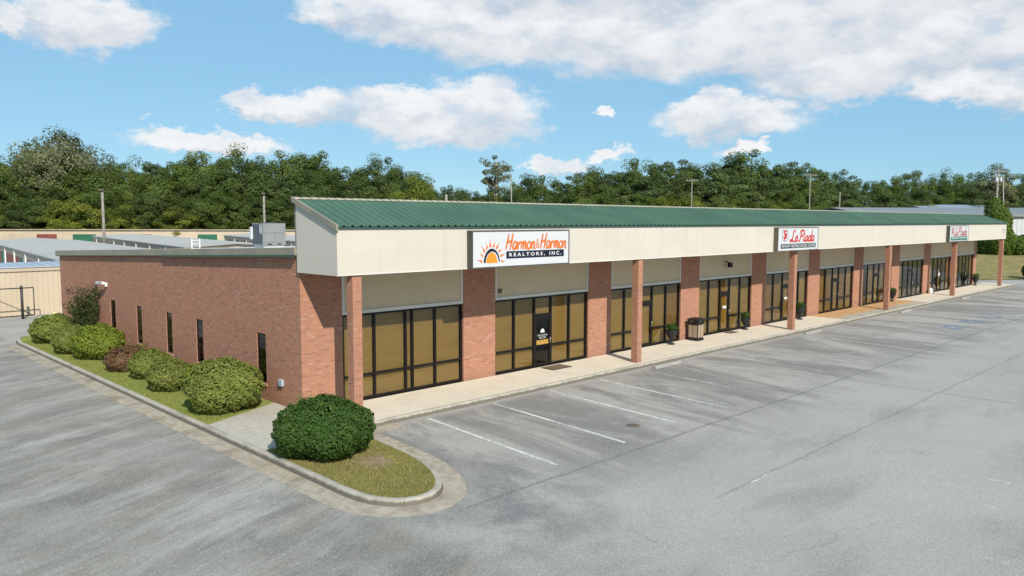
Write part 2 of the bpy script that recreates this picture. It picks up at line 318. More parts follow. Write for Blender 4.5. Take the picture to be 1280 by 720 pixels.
# ------------------------------------------------------------------ mesh helpers
class MB:
    def __init__(s): s.v = []; s.f = []; s.sm = []
    def poly(s, pts, smooth=False):
        i = len(s.v); s.v += [tuple(p) for p in pts]; s.f.append(tuple(range(i, i+len(pts)))); s.sm.append(smooth); return s
    def box(s, x0, x1, y0, y1, z0, z1, bev=0.):
        if bev: return s.bbox(x0, x1, y0, y1, z0, z1, bev)
        i = len(s.v); s.v += [(x, y, z) for z in (z0, z1) for y in (y0, y1) for x in (x0, x1)]
        for q in ((0, 2, 3, 1), (4, 5, 7, 6), (0, 1, 5, 4), (2, 6, 7, 3), (0, 4, 6, 2), (1, 3, 7, 5)): s.f.append(tuple(i+k for k in q)); s.sm.append(False)
        return s
    def bbox(s, x0, x1, y0, y1, z0, z1, b):          # chamfered on all vertical edges and the top rim
        o = [(x0+b, y0), (x1-b, y0), (x1, y0+b), (x1, y1-b), (x1-b, y1), (x0+b, y1), (x0, y1-b), (x0, y0+b)]
        cx, cy = (x0+x1)/2, (y0+y1)/2
        ins = [(cx+(x-cx)*(1-2*b/(x1-x0)), cy+(y-cy)*(1-2*b/(y1-y0))) for x, y in o]
        return s.loft([[(x, y, z0) for x, y in o], [(x, y, z1-b) for x, y in o], [(x, y, z1) for x, y in ins]], caps=True)
    def loft(s, rings, caps=False, closed=True, smooth=False):
        i = len(s.v); n = len(rings[0])
        for r in rings: s.v += [tuple(p) for p in r]
        for a in range(len(rings)-1):
            for k in range(n if closed else n-1):
                k2 = (k+1) % n; s.f.append((i+a*n+k, i+a*n+k2, i+(a+1)*n+k2, i+(a+1)*n+k)); s.sm.append(smooth)
        if caps:
            s.f.append(tuple(i+k for k in reversed(range(n)))); s.sm.append(False)
            s.f.append(tuple(i+(len(rings)-1)*n+k for k in range(n))); s.sm.append(False)
        return s
    def lathe(s, prof, n=16, c=(0, 0), caps=True):
        return s.loft([[(c[0]+r*math.cos(2*math.pi*k/n), c[1]+r*math.sin(2*math.pi*k/n), z) for k in range(n)] for r, z in prof], caps=caps, smooth=True)
    def tube(s, p0, p1, r0, r1=None, n=8):
        r1 = r0 if r1 is None else r1; p0 = Vector(p0); p1 = Vector(p1); d = (p1-p0).normalized()
        a = d.orthogonal().normalized(); b = d.cross(a)
        return s.loft([[p+(a*math.cos(2*math.pi*k/n)+b*math.sin(2*math.pi*k/n))*r for k in range(n)] for p, r in ((p0, r0), (p1, r1))], caps=True, smooth=True)
    def prism_x(s, yz, x0, x1):                       # profile in (y,z) extruded along x
        return s.loft([[(x0, y, z) for y, z in yz], [(x1, y, z) for y, z in yz]], caps=True)
    def prism_y(s, xz, y0, y1):
        return s.loft([[(x, y0, z) for x, z in xz], [(x, y1, z) for x, z in xz]], caps=True)
    def prism_z(s, xy, z0, z1):
        return s.loft([[(x, y, z0) for x, y in xy], [(x, y, z1) for x, y in xy]], caps=True)
    def mesh(s, name):
        m = bpy.data.meshes.new(name); m.from_pydata(s.v, [], s.f); m.polygons.foreach_set('use_smooth', s.sm)
        import bmesh
        b = bmesh.new(); b.from_mesh(m); bmesh.ops.recalc_face_normals(b, faces=b.faces)
        lay = b.loops.layers.uv.new('UVMap')
        for f in b.faces:
            n = f.normal; ax = max(range(3), key=lambda i: abs(n[i]))
            for l in f.loops:
                c = l.vert.co; l[lay].uv = (c.x, c.y) if ax == 2 else ((c.x, c.z) if ax == 1 else (c.y, c.z))
        b.to_mesh(m); b.free(); return m
    def build(s, name, material, parent=None, label=None, cat=None, group=None, kind=None, loc=(0, 0, 0), rz=0.):
        return link(name, s.mesh(name), M[material] if isinstance(material, str) else material, parent, label, cat, group, kind, loc, rz)
def tag(o, label=None, cat=None, group=None, kind=None):
    for k, v in (('label', label), ('category', cat), ('group', group), ('kind', kind)):
        if v: o[k] = v
    return o
def link(name, me, material=None, parent=None, label=None, cat=None, group=None, kind=None, loc=(0, 0, 0), rz=0.):
    o = bpy.data.objects.new(name, me); COL.objects.link(o)
    if material is not None and me is not None and not me.materials: me.materials.append(material)
    o.location = loc; o.rotation_euler = (0, 0, rz); o.parent = parent
    return tag(o, label, cat, group, kind)
def empty(name, loc=(0, 0, 0), rz=0., label=None, cat=None, group=None):
    o = link(name, None, None, None, label, cat, group, None, loc, rz); o.empty_display_size = .3; return o
def copy_tree(o, parent=None):
    c = o.copy(); COL.objects.link(c); c.parent = parent
    for ch in list(o.children): copy_tree(ch, c)
    return c
def at_depth(px, depth):                              # ground position seen in picture column px at a given distance along the view
    f2 = np.array([math.sin(YAW), math.cos(YAW)]); r2 = np.array([math.cos(YAW), -math.sin(YAW)])
    p = CAM[:2] + f2*depth + r2*((px-640)/FPX*depth); return float(p[0]), float(p[1])
def z_at(py, depth): return CAM[2] + (276-py)/FPX*depth

# ------------------------------------------------------------------ ground, lot, kerbs, walks
A = -.15
MB().poly([(-3500, -3500, A-.06), (3500, -3500, A-.06), (3500, 3500, A-.06), (-3500, 3500, A-.06)]).build('ground', 'field', kind='structure')
lot = MB().poly([(-70, -90, A), (150, -90, A), (104, -16, A), (90, -4.4, A), (81, 2.8, A), (79, 8, A), (79, 150, A), (-70, 150, A)]).build('parking_lot', 'asphalt', kind='structure')
for i in range(24):
    x1 = 2.75+i*2.9; x0 = x1-.56
    m = 'white' if i < 4 else 'faint'
    if 12 <= i <= 15: continue
    b = MB(); w = .052; ys = (-2.98, -9.05)
    b.poly([(x1-w, ys[0], A+.004), (x0-w, ys[1], A+.004), (x0+w, ys[1], A+.004), (x1+w, ys[0], A+.004)]).build('stall_line', m, lot)
for x, y0, y1 in ((8.98, -17.1, -17.65), (6.9, -17.6, -17.95), (3.84, -18.4, -18.8), (11.6, -17.0, -17.6)):
    MB().poly([(x-.035, y0, A+.004), (x-.035, y1, A+.004), (x+.035, y1, A+.004), (x+.035, y0, A+.004)]).build('line_remnant', 'faint', lot)
MB().poly([(4.5, -13.30, A+.004), (5.66, -13.26, A+.004), (5.66, -13.18, A+.004), (4.5, -13.22, A+.004)]).build('line_remnant', 'faint', lot)
for i, (x, y) in enumerate(((38.7, -8.0), (42.4, -8.0), (46.1, -8.05))):
    b = MB()
    b.poly([(x-1.0, y-.62, A+.004), (x+1.0, y-.62, A+.004), (x+1.0, y+.62, A+.004), (x-1.0, y+.62, A+.004)]); mk = b.build('accessible_bay_marking', 'blue', lot)
    b = MB()                                           # wheelchair symbol
    ring = [(x-.05+.30*math.cos(a), y-.05+.30*math.sin(a)) for a in np.linspace(R(20), R(300), 14)]; rin = [(x-.05+.21*math.cos(a), y-.05+.21*math.sin(a)) for a in np.linspace(R(20), R(300), 14)]
    b.loft([[(p[0], p[1], A+.008) for p in ring], [(p[0], p[1], A+.008) for p in rin]], closed=False)
    b.box(x-.12, x-.03, y+.05, y+.42, A+.007, A+.009); b.box(x-.03, x+.28, y+.02, y+.10, A+.007, A+.009); b.build('wheelchair_symbol', 'faint', mk)
    b = MB(); b.poly([(x+1.75, y-1, A+.004), (x+1.85, y-1, A+.004), (x+2.2, y+4, A+.004), (x+2.1, y+4, A+.004)]).build('stall_line', 'faint', lot)

# sidewalk: slabs with open joints over a base course
walk = MB().box(-.02, 76.4, -2.50, -.01, A-.1, -.012).build('sidewalk', 'kerb', kind='structure')
xs = [0.0]
while xs[-1] < 76: xs.append(xs[-1]+3.05)
for a, b_ in zip(xs, xs[1:]):
    if a >= 35.9 and b_ <= 53.5: continue
    MB().bbox(a+.006, b_-.006, -2.50, -.012, -.03, 0, .006).build('walk_slab', 'concrete', walk)
x0, x1 = 36.6, 51.85
b = MB(); b.prism_x([(-2.62, -.13), (-2.62, -.115), (-1.5, .002), (-.012, .002), (-.012, -.05)], x0+.006, x1-.006); b.build('tiled_ramp', 'tile', walk)

def sweep(path, prof, gap, seg, name, material, parent):
    """profile (offset outwards, z) swept along a path in pieces of about seg metres with open joints"""
    P = [Vector((*p, 0)) for p in path]; d = [0.]
    for a, b_ in zip(P, P[1:]): d.append(d[-1]+(b_-a).length)
    L = d[-1]; n = max(1, round(L/seg))
    def pt(s):
        s = min(max(s, 0), L)
        for i in range(len(P)-1):
            if s <= d[i+1]+1e-9:
                u = (s-d[i])/max(1e-9, d[i+1]-d[i]); p = P[i].lerp(P[i+1], u); break
        return p
    def nrm(s):
        e = .12; t = (pt(s+e)-pt(s-e)).normalized(); return Vector((t.y, -t.x, 0))
    for k in range(n):
        s0, s1 = L*k/n+gap/2, L*(k+1)/n-gap/2
        ss = sorted(set([s0, s1]+[x for x in d if s0 < x < s1])); rings = []
        for s in ss:
            p, q = pt(s), nrm(s); rings.append([(p.x+q.x*o, p.y+q.y*o, z) for o, z in prof])
        MB().loft(rings, caps=True).build(name, material, parent)
# island and side-bed kerb, drawn from the back of the side bed round the nose to the walk
def smooth(pts, n=5):
    P = [np.array(p, float) for p in pts]; out = []
    for k in range(len(P)-1):
        p0, p1, p2, p3 = P[max(0, k-1)], P[k], P[k+1], P[min(len(P)-1, k+2)]
        for t in np.arange(n)/n: out.append(tuple(.5*((2*p1)+(-p0+p2)*t+(2*p0-5*p1+4*p2-p3)*t*t+(-p0+3*p1-3*p2+p3)*t**3)))
    return out+[tuple(P[-1])]
NOSE = smooth([(-3.0, -6.6), (-2.99, -7.3), (-2.88, -8.0), (-2.55, -8.55), (-2.05, -8.8), (-1.55, -8.72), (-1.1, -8.35), (-.72, -7.75), (-.42, -7.0), (-.22, -6.1), (-.10, -5.0), (-.02, -3.9), (.02, -3.2)], 3)
path = [(-.4, 26.0), (-1.6, 25.6), (-2.4, 25.0), (-2.85, 24.0), (-3.0, 22.8)] + [(-3.0, y) for y in np.linspace(20, -5.5, 10)] + NOSE + [(.25, -2.86), (.7, -2.72)] + [(x, -2.66) for x in np.linspace(1.6, 77.5, 26)]
kerb = empty('kerb'); kerb['kind'] = 'structure'
prof = [(-.14, A-.1), (-.14, .012), (-.10, .018), (-.02, .018), (.012, .0), (.045, A+.0), (.045, A-.1)]
sweep(path, prof, .006, 3.05, 'kerb_stone', 'kerb', kerb)
gut = empty('gutter'); gut['kind'] = 'structure'
gp = [p for p in path if p[0] < 4.8 and p[1] < 23.5]
gp = [(p[0], p[1]) for p in gp]
sweep(gp[:-1], [(.048, A-.06), (.048, A+.02), (.60, A+.006), (.60, A-.06)], .012, 3.05, 'gutter_pan', 'gutter', gut)
# beds inside the kerb
bed = MB().poly([(-2.88, .55, -.01), (-.01, 1.9, -.01), (-.01, 26, -.01), (-1.6, 25.45, -.01), (-2.3, 24.9, -.01), (-2.72, 24, -.01), (-2.88, 22.8, -.01)]).build('side_bed', 'lawn', kind='structure')
ap = MB()
ap.poly([(-2.87, -3.15, .0), (-.14, -2.75, .0), (-.02, -2.5, .0), (-.02, -.01, .0), (-.02, 1.86, .0), (-2.87, .54, .0)]); ap.build('apron', 'apron', kind='structure')
inn = []
for k, p in enumerate(NOSE):
    a, c = NOSE[max(0, k-1)], NOSE[min(len(NOSE)-1, k+1)]; tx, ty = c[0]-a[0], c[1]-a[1]; L_ = math.hypot(tx, ty); inn.append((p[0]-ty/L_*.13, p[1]+tx/L_*.13))
isl = MB().poly([(x, y, -.006) for x, y in [(-2.87, -3.16)]+inn+[(-.14, -2.76)]]).build('island_lawn', 'island', kind='structure')
RNG = np.random.default_rng(11)
def leafmesh(name, C, N, L, W, tint, material, fold=.25):
    """one kite-shaped, slightly folded leaf per row: centre, normal, length, width"""
    n = len(C); N = N/np.linalg.norm(N, axis=1, keepdims=True)
    r = RNG.normal(size=(n, 3)); T = np.cross(N, r); T /= np.linalg.norm(T, axis=1, keepdims=True)+1e-9; B = np.cross(N, T)
    L = np.broadcast_to(np.asarray(L, float), (n,))[:, None]; W = np.broadcast_to(np.asarray(W, float), (n,))[:, None]
    V = np.stack([C-T*L*.5, C+B*W*.5+N*W*fold-T*L*.05, C+T*L*.5, C-B*W*.5+N*W*fold-T*L*.05], 1).reshape(-1, 3)
    return rawmesh(name, V, n, 4, np.repeat(tint, 4), material)
def rawmesh(name, V, nf, k, tint, material):
    m = bpy.data.meshes.new(name); m.vertices.add(len(V)); m.vertices.foreach_set('co', V.astype(np.float32).ravel())
    m.loops.add(nf*k); m.loops.foreach_set('vertex_index', np.arange(nf*k, dtype=np.int32))
    m.polygons.add(nf); m.polygons.foreach_set('loop_start', np.arange(0, nf*k, k, dtype=np.int32))
    m.update(); at = m.attributes.new('tint', 'FLOAT', 'POINT'); at.data.foreach_set('value', np.clip(tint, 0, 1).astype(np.float32))
    m.materials.append(M[material]); return m
def blades(name, material, pts, h0, h1, label):
    n = len(pts); h = RNG.uniform(h0, h1, n); a = RNG.uniform(0, 2*math.pi, n); ln = RNG.normal(0, .5, (n, 2))*h[:, None]; w = .009
    dx = np.cos(a)*w; dy = np.sin(a)*w; z0 = pts[:, 2]
    V = np.stack([np.c_[pts[:, 0]-dx, pts[:, 1]-dy, z0], np.c_[pts[:, 0]+dx, pts[:, 1]+dy, z0], np.c_[pts[:, 0]+ln[:, 0], pts[:, 1]+ln[:, 1], z0+h]], 1).reshape(-1, 3)
    tag(link(name, rawmesh(name, V, n, 3, np.repeat(RNG.uniform(0, 1, n), 3), material)), label, 'grass', None, 'stuff')
n = 42000; p = np.c_[RNG.uniform(-2.86, -1.2, n), RNG.uniform(.7, 23, n), np.full(n, -.01)]; p = p[(p[:, 1]-.7 > (p[:, 0]+2.86)*.47)]
blades('lawn_grass', 'blade', p, .03, .075, 'short green lawn strip between the kerb and the shrubs')
n = 60000; p = np.c_[RNG.uniform(-2.86, -.14, n), RNG.uniform(-8.7, -3.1, n), np.full(n, -.006)]
IX = np.array(inn); k = np.ones(len(p), bool); order = [q_ for q_ in IX if q_[0] > -2.05]; order = np.array(sorted(order, key=lambda q_: q_[1])); k &= p[:, 0] < np.interp(p[:, 1], order[:, 1], order[:, 0]); lf = np.array(sorted([q_ for q_ in IX if q_[0] <= -2.0], key=lambda q_: q_[1])); k &= p[:, 0] > np.interp(p[:, 1], lf[:, 1], lf[:, 0]); k &= p[:, 1] > -8.62; q = ((p[:, 0]+1.25)/.75)**2+((p[:, 1]+5.9)/.85)**2; k &= (q > RNG.uniform(.0, 1.3, n))
blades('island_grass', 'bladedry', p[k], .025, .07, 'dry short grass on the rounded kerb island')
# bare litter patches under the shrubs
def blob(cx, cy, rx, ry, z, seed):
    r = random.Random(seed); ph = [r.uniform(0, 6.28) for _ in range(4)]
    return [(cx+rx*math.cos(a)*(1+.14*math.sin(3*a+ph[0])+.09*math.sin(5*a+ph[1])), cy+ry*math.sin(a)*(1+.14*math.sin(2*a+ph[2])+.08*math.sin(7*a+ph[3])), z) for a in np.linspace(0, 2*math.pi, 40)[:-1]]
for i, (cx, cy, rx, ry) in enumerate(((-1.45, -5.85, .62, .7), (-1.9, -4.6, .9, .8))): MB().poly(blob(cx, cy, rx, ry, -.002+i*.004, i)).build('litter_patch', 'soil', isl)
for i, (cx, cy, rx, ry) in enumerate(((-1.2, 3.5, .9, 1.3), (-1.2, 7.4, 1.0, 1.6), (-1.2, 12.4, 1.0, 2.2), (-1.3, 17.6, 1.1, 2.2), (-1.3, 22, 1.0, 1.8))): MB().poly(blob(cx, cy, rx, ry, -.005, 9+i)).build('litter_patch', 'soil', bed)
# grass bank beyond the far end of the building
u = np.array([math.cos(R(-39)), math.sin(R(-39))]); v = np.array([math.cos(R(51)), math.sin(R(51))]); b = MB(); G = []
for j in range(26):
    row = []
    for i in range(40):
        s, t_ = -14+i*3., j*j*.12+j*.4
        xx, yy = 81+u[0]*s+v[0]*t_, 2.6+u[1]*s+v[1]*t_
        k = min(1, t_/18); z = A+.05+(k*k*(3-2*k))*1.85+.12*math.sin(s*.35+t_*.2)*min(1, t_/4)
        row.append((xx, yy, z))
    G.append(row)
b.loft(G, closed=False, smooth=True); b.build('grass_bank', 'bank', kind='structure')

# ------------------------------------------------------------------ the brick shop building
bld = empty('strip_mall_building', (0, 0, 0), 0, 'long red brick strip mall with green metal canopy roof and bronze storefronts', 'building')
XE, YB = 73.4, 26.7
LX = [1.53, 8.53, 15.90, 23.40, 30.72, 38.06, 45.35, 52.62, 59.95, 67.25]
RX = [6.86, 14.27, 21.67, 29.02, 36.39, 43.68, 51.02, 58.28, 65.60, 72.55]
HW, HS = 3.0, 4.55
roofz = lambda y: 5.20-.0335*y
# side wall with slit windows
WIN = [(2.40, 3.05), (7.56, 8.20), (10.66, 11.28), (14.16, 14.80), (17.67, 18.35), (21.42, 22.09)]
wz0, wz1 = .56, 2.28
b = MB(); ys = [.0]+[q for w_ in WIN for q in w_]+[YB]
b.box(0, .25, 0, YB, A-.2, wz0)
for i in range(0, len(ys), 2): b.box(0, .25, ys[i], ys[i+1], wz0, wz1)
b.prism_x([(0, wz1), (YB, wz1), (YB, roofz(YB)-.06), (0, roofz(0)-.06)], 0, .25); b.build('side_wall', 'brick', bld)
for y0, y1 in WIN:
    f = MB(); f.box(.03, .10, y0, y0+.05, wz0, wz1).box(.03, .10, y1-.05, y1, wz0, wz1).box(.03, .10, y0+.05, y1-.05, wz1-.05, wz1).box(.03, .10, y0+.05, y1-.05, wz0, wz0+.06)
    w_ = f.build('slit_window', 'bronze', bld)
    MB().box(.050, .056, y0+.05, y1-.05, wz0+.06, wz1-.05).build('pane', 'darkglass', w_)
    MB().box(.20, .21, y0+.02, y1-.02, wz0+.02, wz1-.02).build('blind', 'interior', w_)  # dark sheet close behind the glass, standing in for the unlit room
    MB().prism_y([(-.05, wz0-.085), (.028, wz0-.085), (.028, wz0+.004), (-.05, wz0-.02)], y0-.06, y1+.06).build('sill', 'brick', w_)
b = MB(); b.box(.25, XE-.25, YB-.25, YB, A-.2, roofz(YB)-.06); b.build('rear_wall', 'brick', bld)
b = MB(); b.prism_x([(0, A-.2), (YB, A-.2), (YB, roofz(YB)-.06), (0, roofz(0)-.06)], XE-.25, XE); b.build('end_wall', 'brick', bld)
# front piers
edges = [(.25, LX[0])]+[(RX[i], LX[i+1]) for i in range(9)]+[(RX[9], XE-.25)]
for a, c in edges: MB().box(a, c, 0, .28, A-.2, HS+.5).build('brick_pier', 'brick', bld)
# interior floor, ceiling, back partition
MB().box(.25, XE-.25, .35, 8, -.06, -.005).build('shop_floor', 'interior', bld); MB().box(.25, XE-.25, 8, 8.1, -.06, 3.4).build('shop_partition', 'interior', bld); MB().box(.25, XE-.25, .3, 8, 3.3, 3.36).build('shop_ceiling', 'interior', bld)
FY0, FY1 = .08, .16
def storefront(i, xl, xr):
    mull = [1.53, 2.86, 4.20, 4.50, 5.55, 6.86] if i == 0 else [xl]+[xl+(xr-xl)*q for q in (.198, .408, .585, .790)]+[xr]
    door = None if i == 0 else 2
    b = MB(); w = .045; n = len(mull); xcs = [mull[0]+w]+mull[1:-1]+[mull[-1]-w]
    for x in xcs: b.box(x-w, x+w, FY0, FY1, .0, HW)
    for k in range(n-1):
        a, c = xcs[k]+w, xcs[k+1]-w
        b.box(a, c, FY0+.003, FY1-.003, HW-.08, HW-.002)
        if k == door: b.box(a, c, FY0-.004, FY1-.003, 2.13, 2.25)
        else: b.box(a, c, FY0+.003, FY1-.003, .002, .10); b.box(a, c, FY0+.003, FY1-.003, .83, .905)
    sf = b.build('storefront', 'bronze', bld)
    far = i >= 6
    for k in range(n-1):
        a, c = xcs[k]+w, xcs[k+1]-w
        spans = [(2.25, HW-.08)] if k == door else [(.10, .83), (.905, HW-.08)]
        for z0, z1 in spans: MB().box(a, c, .118, .124, z0, z1).build('pane', 'glass', sf)
        if k != door or True:
            rr = random.Random(i*17+k); lo = .05 if k != door else 2.2
            if far: 
                if rr.random() < .55: continue
                m = 'blind2'
            else: m = 'blind' if (i < 2 or rr.random() < .3) else ('blind2' if i > 3 else rr.choice(['blind', 'blind2']))
            MB().box(a-.02, c+.02, .21, .222, lo, HW-.03).build('blind', m, sf)
    if door is not None:
        a, c = xcs[2]+w+.006, xcs[3]-w-.006; d0, d1 = FY0+.01, FY1-.01
        b = MB(); s_ = .075
        b.box(a, a+s_, d0, d1, .012, 2.12).box(c-s_, c, d0, d1, .012, 2.12).box(a+s_, c-s_, d0+.002, d1-.002, 2.02, 2.118).box(a+s_, c-s_, d0+.002, d1-.002, .014, .16)
        dr = b.build('shop_door', 'bronze', bld)
        MB().box(a+s_, c-s_, .117, .123, .16, 2.02).build('pane', 'darkglass' if i == 1 else 'glass', dr)
        h = MB(); hx = c-.05; h.tube((hx, d0-.06, .95), (hx, d0-.06, 1.22), .014).tube((hx, d0-.06, .97), (hx, d0, .97), .01).tube((hx, d0-.06, 1.2), (hx, d0, 1.2), .01); h.build('door_pull', 'brass', dr)
        if i in (2, 3): MB().box(a+.02, c-.02, .20, .212, .05, 2.1).build('blind', 'doorgold' if i == 3 else 'blind', dr)
        elif i in (4, 5, 6, 8): MB().box(a+.02, c-.02, .20, .212, .05, 2.1).build('blind', 'blind', dr)
        mx = (a+c)/2
        if i in (3, 4): MB().box(mx-.19, mx+.19, .106, .112, 1.30, 1.44).build('door_notice_or_reflection', 'whitep', dr)
        if i == 8: MB().box(mx-.2, mx+.2, .106, .112, 1.35, 1.62).build('door_notice_or_reflection', 'whitep', dr)
        if i == 1:
            b = MB(); y = .108                           # printed emblem: rising half sun over lines of lettering
            b.poly([(mx+.13*math.cos(q), y, 1.43+.17*math.sin(q)) for q in np.linspace(0, math.pi, 16)]); b.build('door_emblem', 'whitep', dr)
            text_mesh('Harmon & Harmon', mx, y, 1.33, .085, .62, 'whitep', 'door_lettering', dr, shear=.3)
            text_mesh('REALTORS', mx, y, 1.22, .09, .40, 'whitep', 'door_lettering', dr)
            MB().box(a+.09, c-.09, .104, .110, .93, 1.12).build('door_notice_or_reflection', 'amber_reflect', dr)  # warm reflection in the door glass, painted as an amber strip
    # panel over the glazing with its light border
    MB().box(xl+.11, xr-.11, .06, .12, HW+.12, HS+.02).build('over_panel', 'panel', bld)
    b = MB(); b.box(xl+.004, xr-.004, .02, .10, HW+.004, HW+.12).box(xl+.004, xl+.11, .02, .10, HW+.12, HS+.02).box(xr-.11, xr-.004, .02, .10, HW+.12, HS+.02); b.build('panel_border', 'trim', bld)

def text_mesh(s, cx, y, cz, height, width, material, name, parent, shear=0., bold=0., depth=.0):
    """flat lettering facing -y, centred on (cx, cz), squeezed to a given height and width"""
    c = bpy.data.curves.new('lettering', 'FONT'); c.body = s; c.size = 1; c.shear = shear; c.offset = bold; c.resolution_u = 3; c.fill_mode = 'FRONT'
    o = bpy.data.objects.new('tmp', c); COL.objects.link(o); dg = bpy.context.evaluated_depsgraph_get(); dg.update()
    me = bpy.data.meshes.new_from_object(o.evaluated_get(dg)); bpy.data.objects.remove(o); bpy.data.curves.remove(c)
    co = np.empty(len(me.vertices)*3, np.float32); me.vertices.foreach_get('co', co); co = co.reshape(-1, 3)
    lo, hi = co.min(0), co.max(0)
    X = cx+((co[:, 0]-lo[0])/(hi[0]-lo[0])-.5)*width; Z = cz+((co[:, 1]-lo[1])/(hi[1]-lo[1])-.5)*height
    me.vertices.foreach_set('co', np.c_[X, np.full(len(X), y), Z].astype(np.float32).ravel()); me.materials.clear(); me.name = name; me.update()
    return link(name, me, M[material], parent)
M['amber_reflect'] = m_plain('painted_amber_reflection', (.42, .24, .06), .6, .2, 8)  # colour of the reflection painted on the emblem door
for i in range(10): storefront(i, LX[i], RX[i])
# columns at the kerb
CX = [.46, 14.82, 29.52, 43.98, 58.62, 73.0]
for x in CX: MB().box(x, x+.32, -2.30, -1.98, .002, HS-.002).build('brick_column', 'brick', bld)
# canopy: fascia, ends, soffit, roof panels
FX0, FX1, FYF = -.09, 73.62, -2.36
MB().box(FX0, FX1, FYF, FYF+.12, 4.51, 5.93).build('fascia', 'stucco', bld)
MB().box(FX0, FX1, FYF-.012, FYF-.001, 4.512, 4.545).build('drip_edge', 'trim', bld)
endp = [(FYF+.121, 4.51), (.0, 4.51), (.0, 6.72), (FYF+.121, 5.87)]
MB().prism_x(endp, FX0+.003, FX0+.088).build('canopy_end', 'stucco', bld); MB().prism_x(endp, FX1-.12, FX1-.003).build('canopy_end', 'stucco', bld)
MB().box(FX0+.09, FX1-.13, FYF+.121, -.003, 4.53, 4.56).build('soffit', 'soffit', bld)
MB().box(FX0+.01, FX1-.01, .02, .10, 5.05, 6.74).build('canopy_rear', 'edge', bld)
EY, EZ, RY, RZ = -2.45, 5.985, .04, 6.84
sl_ = math.hypot(RY-EY, RZ-EZ); ang = math.atan2(RZ-EZ, RY-EY); ca, sa = math.cos(ang), math.sin(ang)
PW = (FX1-FX0+.1)/80; pr = []
for q in range(3):
    x = PW*q/3; pr += [(x, 0), (x+PW/3-.125, 0), (x+PW/3-.095, .05), (x+PW/3-.045, .05), (x+PW/3-.015, 0)]
pr.append((PW, 0))
rings = [[(x, EY+s*ca-h*sa, EZ+s*sa+h*ca) for x, h in pr] for s in (0, sl_)]
b = MB(); b.loft(rings, closed=False)
rb = [[(x, EY+s*ca-(h-.02)*sa, EZ+s*sa+(h-.02)*ca) for x, h in pr] for s in (0, sl_)]; b.loft([r[::-1] for r in rb], closed=False); b.loft([rings[0], rb[0]], closed=False)
pm = b.mesh('roof_panel')
for k in range(80): link('roof_panel', pm, M['green'], bld, loc=(FX0-.05+k*PW, 0, 0))
MB().box(FX0-.02, FX1+.02, EY+.03, FYF-.002, 5.905, 5.955).build('eave_gutter', 'edgedark', bld)
b = MB(); b.prism_x([(RY-.14, RZ-.02), (RY+.10, RZ-.02), (RY+.10, RZ+.05), (RY-.14, RZ+.012)], FX0-.06, FX1+.06); b.build('ridge_cap', 'cap', bld)
for x in (FX0-.075, FX1+.0):
    b = MB(); b.prism_x([(EY-.01, EZ-.13), (RY+.11, RZ-.10), (RY+.11, RZ+.06), (EY-.01, EZ+.04)], x, x+.075); b.build('rake_trim', 'edge', bld)
# low roof behind, with its metal edge
b = MB(); b.prism_x([(.11, roofz(.11)-.055), (YB+.15, roofz(YB+.15)-.055), (YB+.15, roofz(YB+.15)+.05), (.11, roofz(.11)+.05)], .27, XE-.02); b.build('low_roof', 'membrane', bld)
b = MB(); b.prism_x([(.02, roofz(0)-.14), (YB+.17, roofz(YB)-.15), (YB+.17, roofz(YB)+.12), (.02, roofz(0)+.10)], -.16, .265); b.build('roof_edge', 'edge', bld)
b = MB(); b.prism_x([(.02, roofz(0)-.20), (11.0, roofz(11)-.20), (11.0, roofz(11)-.13), (.02, roofz(0)-.13)], -.20, -.163); b.build('edge_flashing', 'edgedark', bld)
b = MB(); b.prism_x([(11.02, roofz(11)-.17), (YB+.17, roofz(YB)-.18), (YB+.17, roofz(YB)-.142), (11.02, roofz(11)-.138)], -.14, -.003); b.build('edge_flashing', 'edgedark', bld)
b = MB(); b.box(.27, XE-.02, YB+.152, YB+.17, roofz(YB)-.2, roofz(YB)+.08); b.build('roof_edge', 'edge', bld)
MB().bbox(-.10, -.002, 1.18, 1.42, .66, .88, .01).build('meter_box', 'bluegalv', bld)
MB().box(8.72, 8.92, .02, .058, 3.28, 3.45).build('vent_cover', 'signbrown', bld)
b = MB(); b.tube((26.1, .058, 3.95), (26.1, -.16, 3.88), .03); b.bbox(25.96, 26.24, -.34, -.14, 3.62, 3.88, .03); b.build('canopy_floodlight', 'bronze', bld)
text_mesh('CT', 72.75, FYF-.006, 5.22, .42, .62, 'navy', 'fascia_lettering', bld, bold=.01)
b = MB(); b.bbox(-.08, -.003, 10.05, 10.2, .42, .6, .008); b.build('hose_box', 'signbrown', bld)

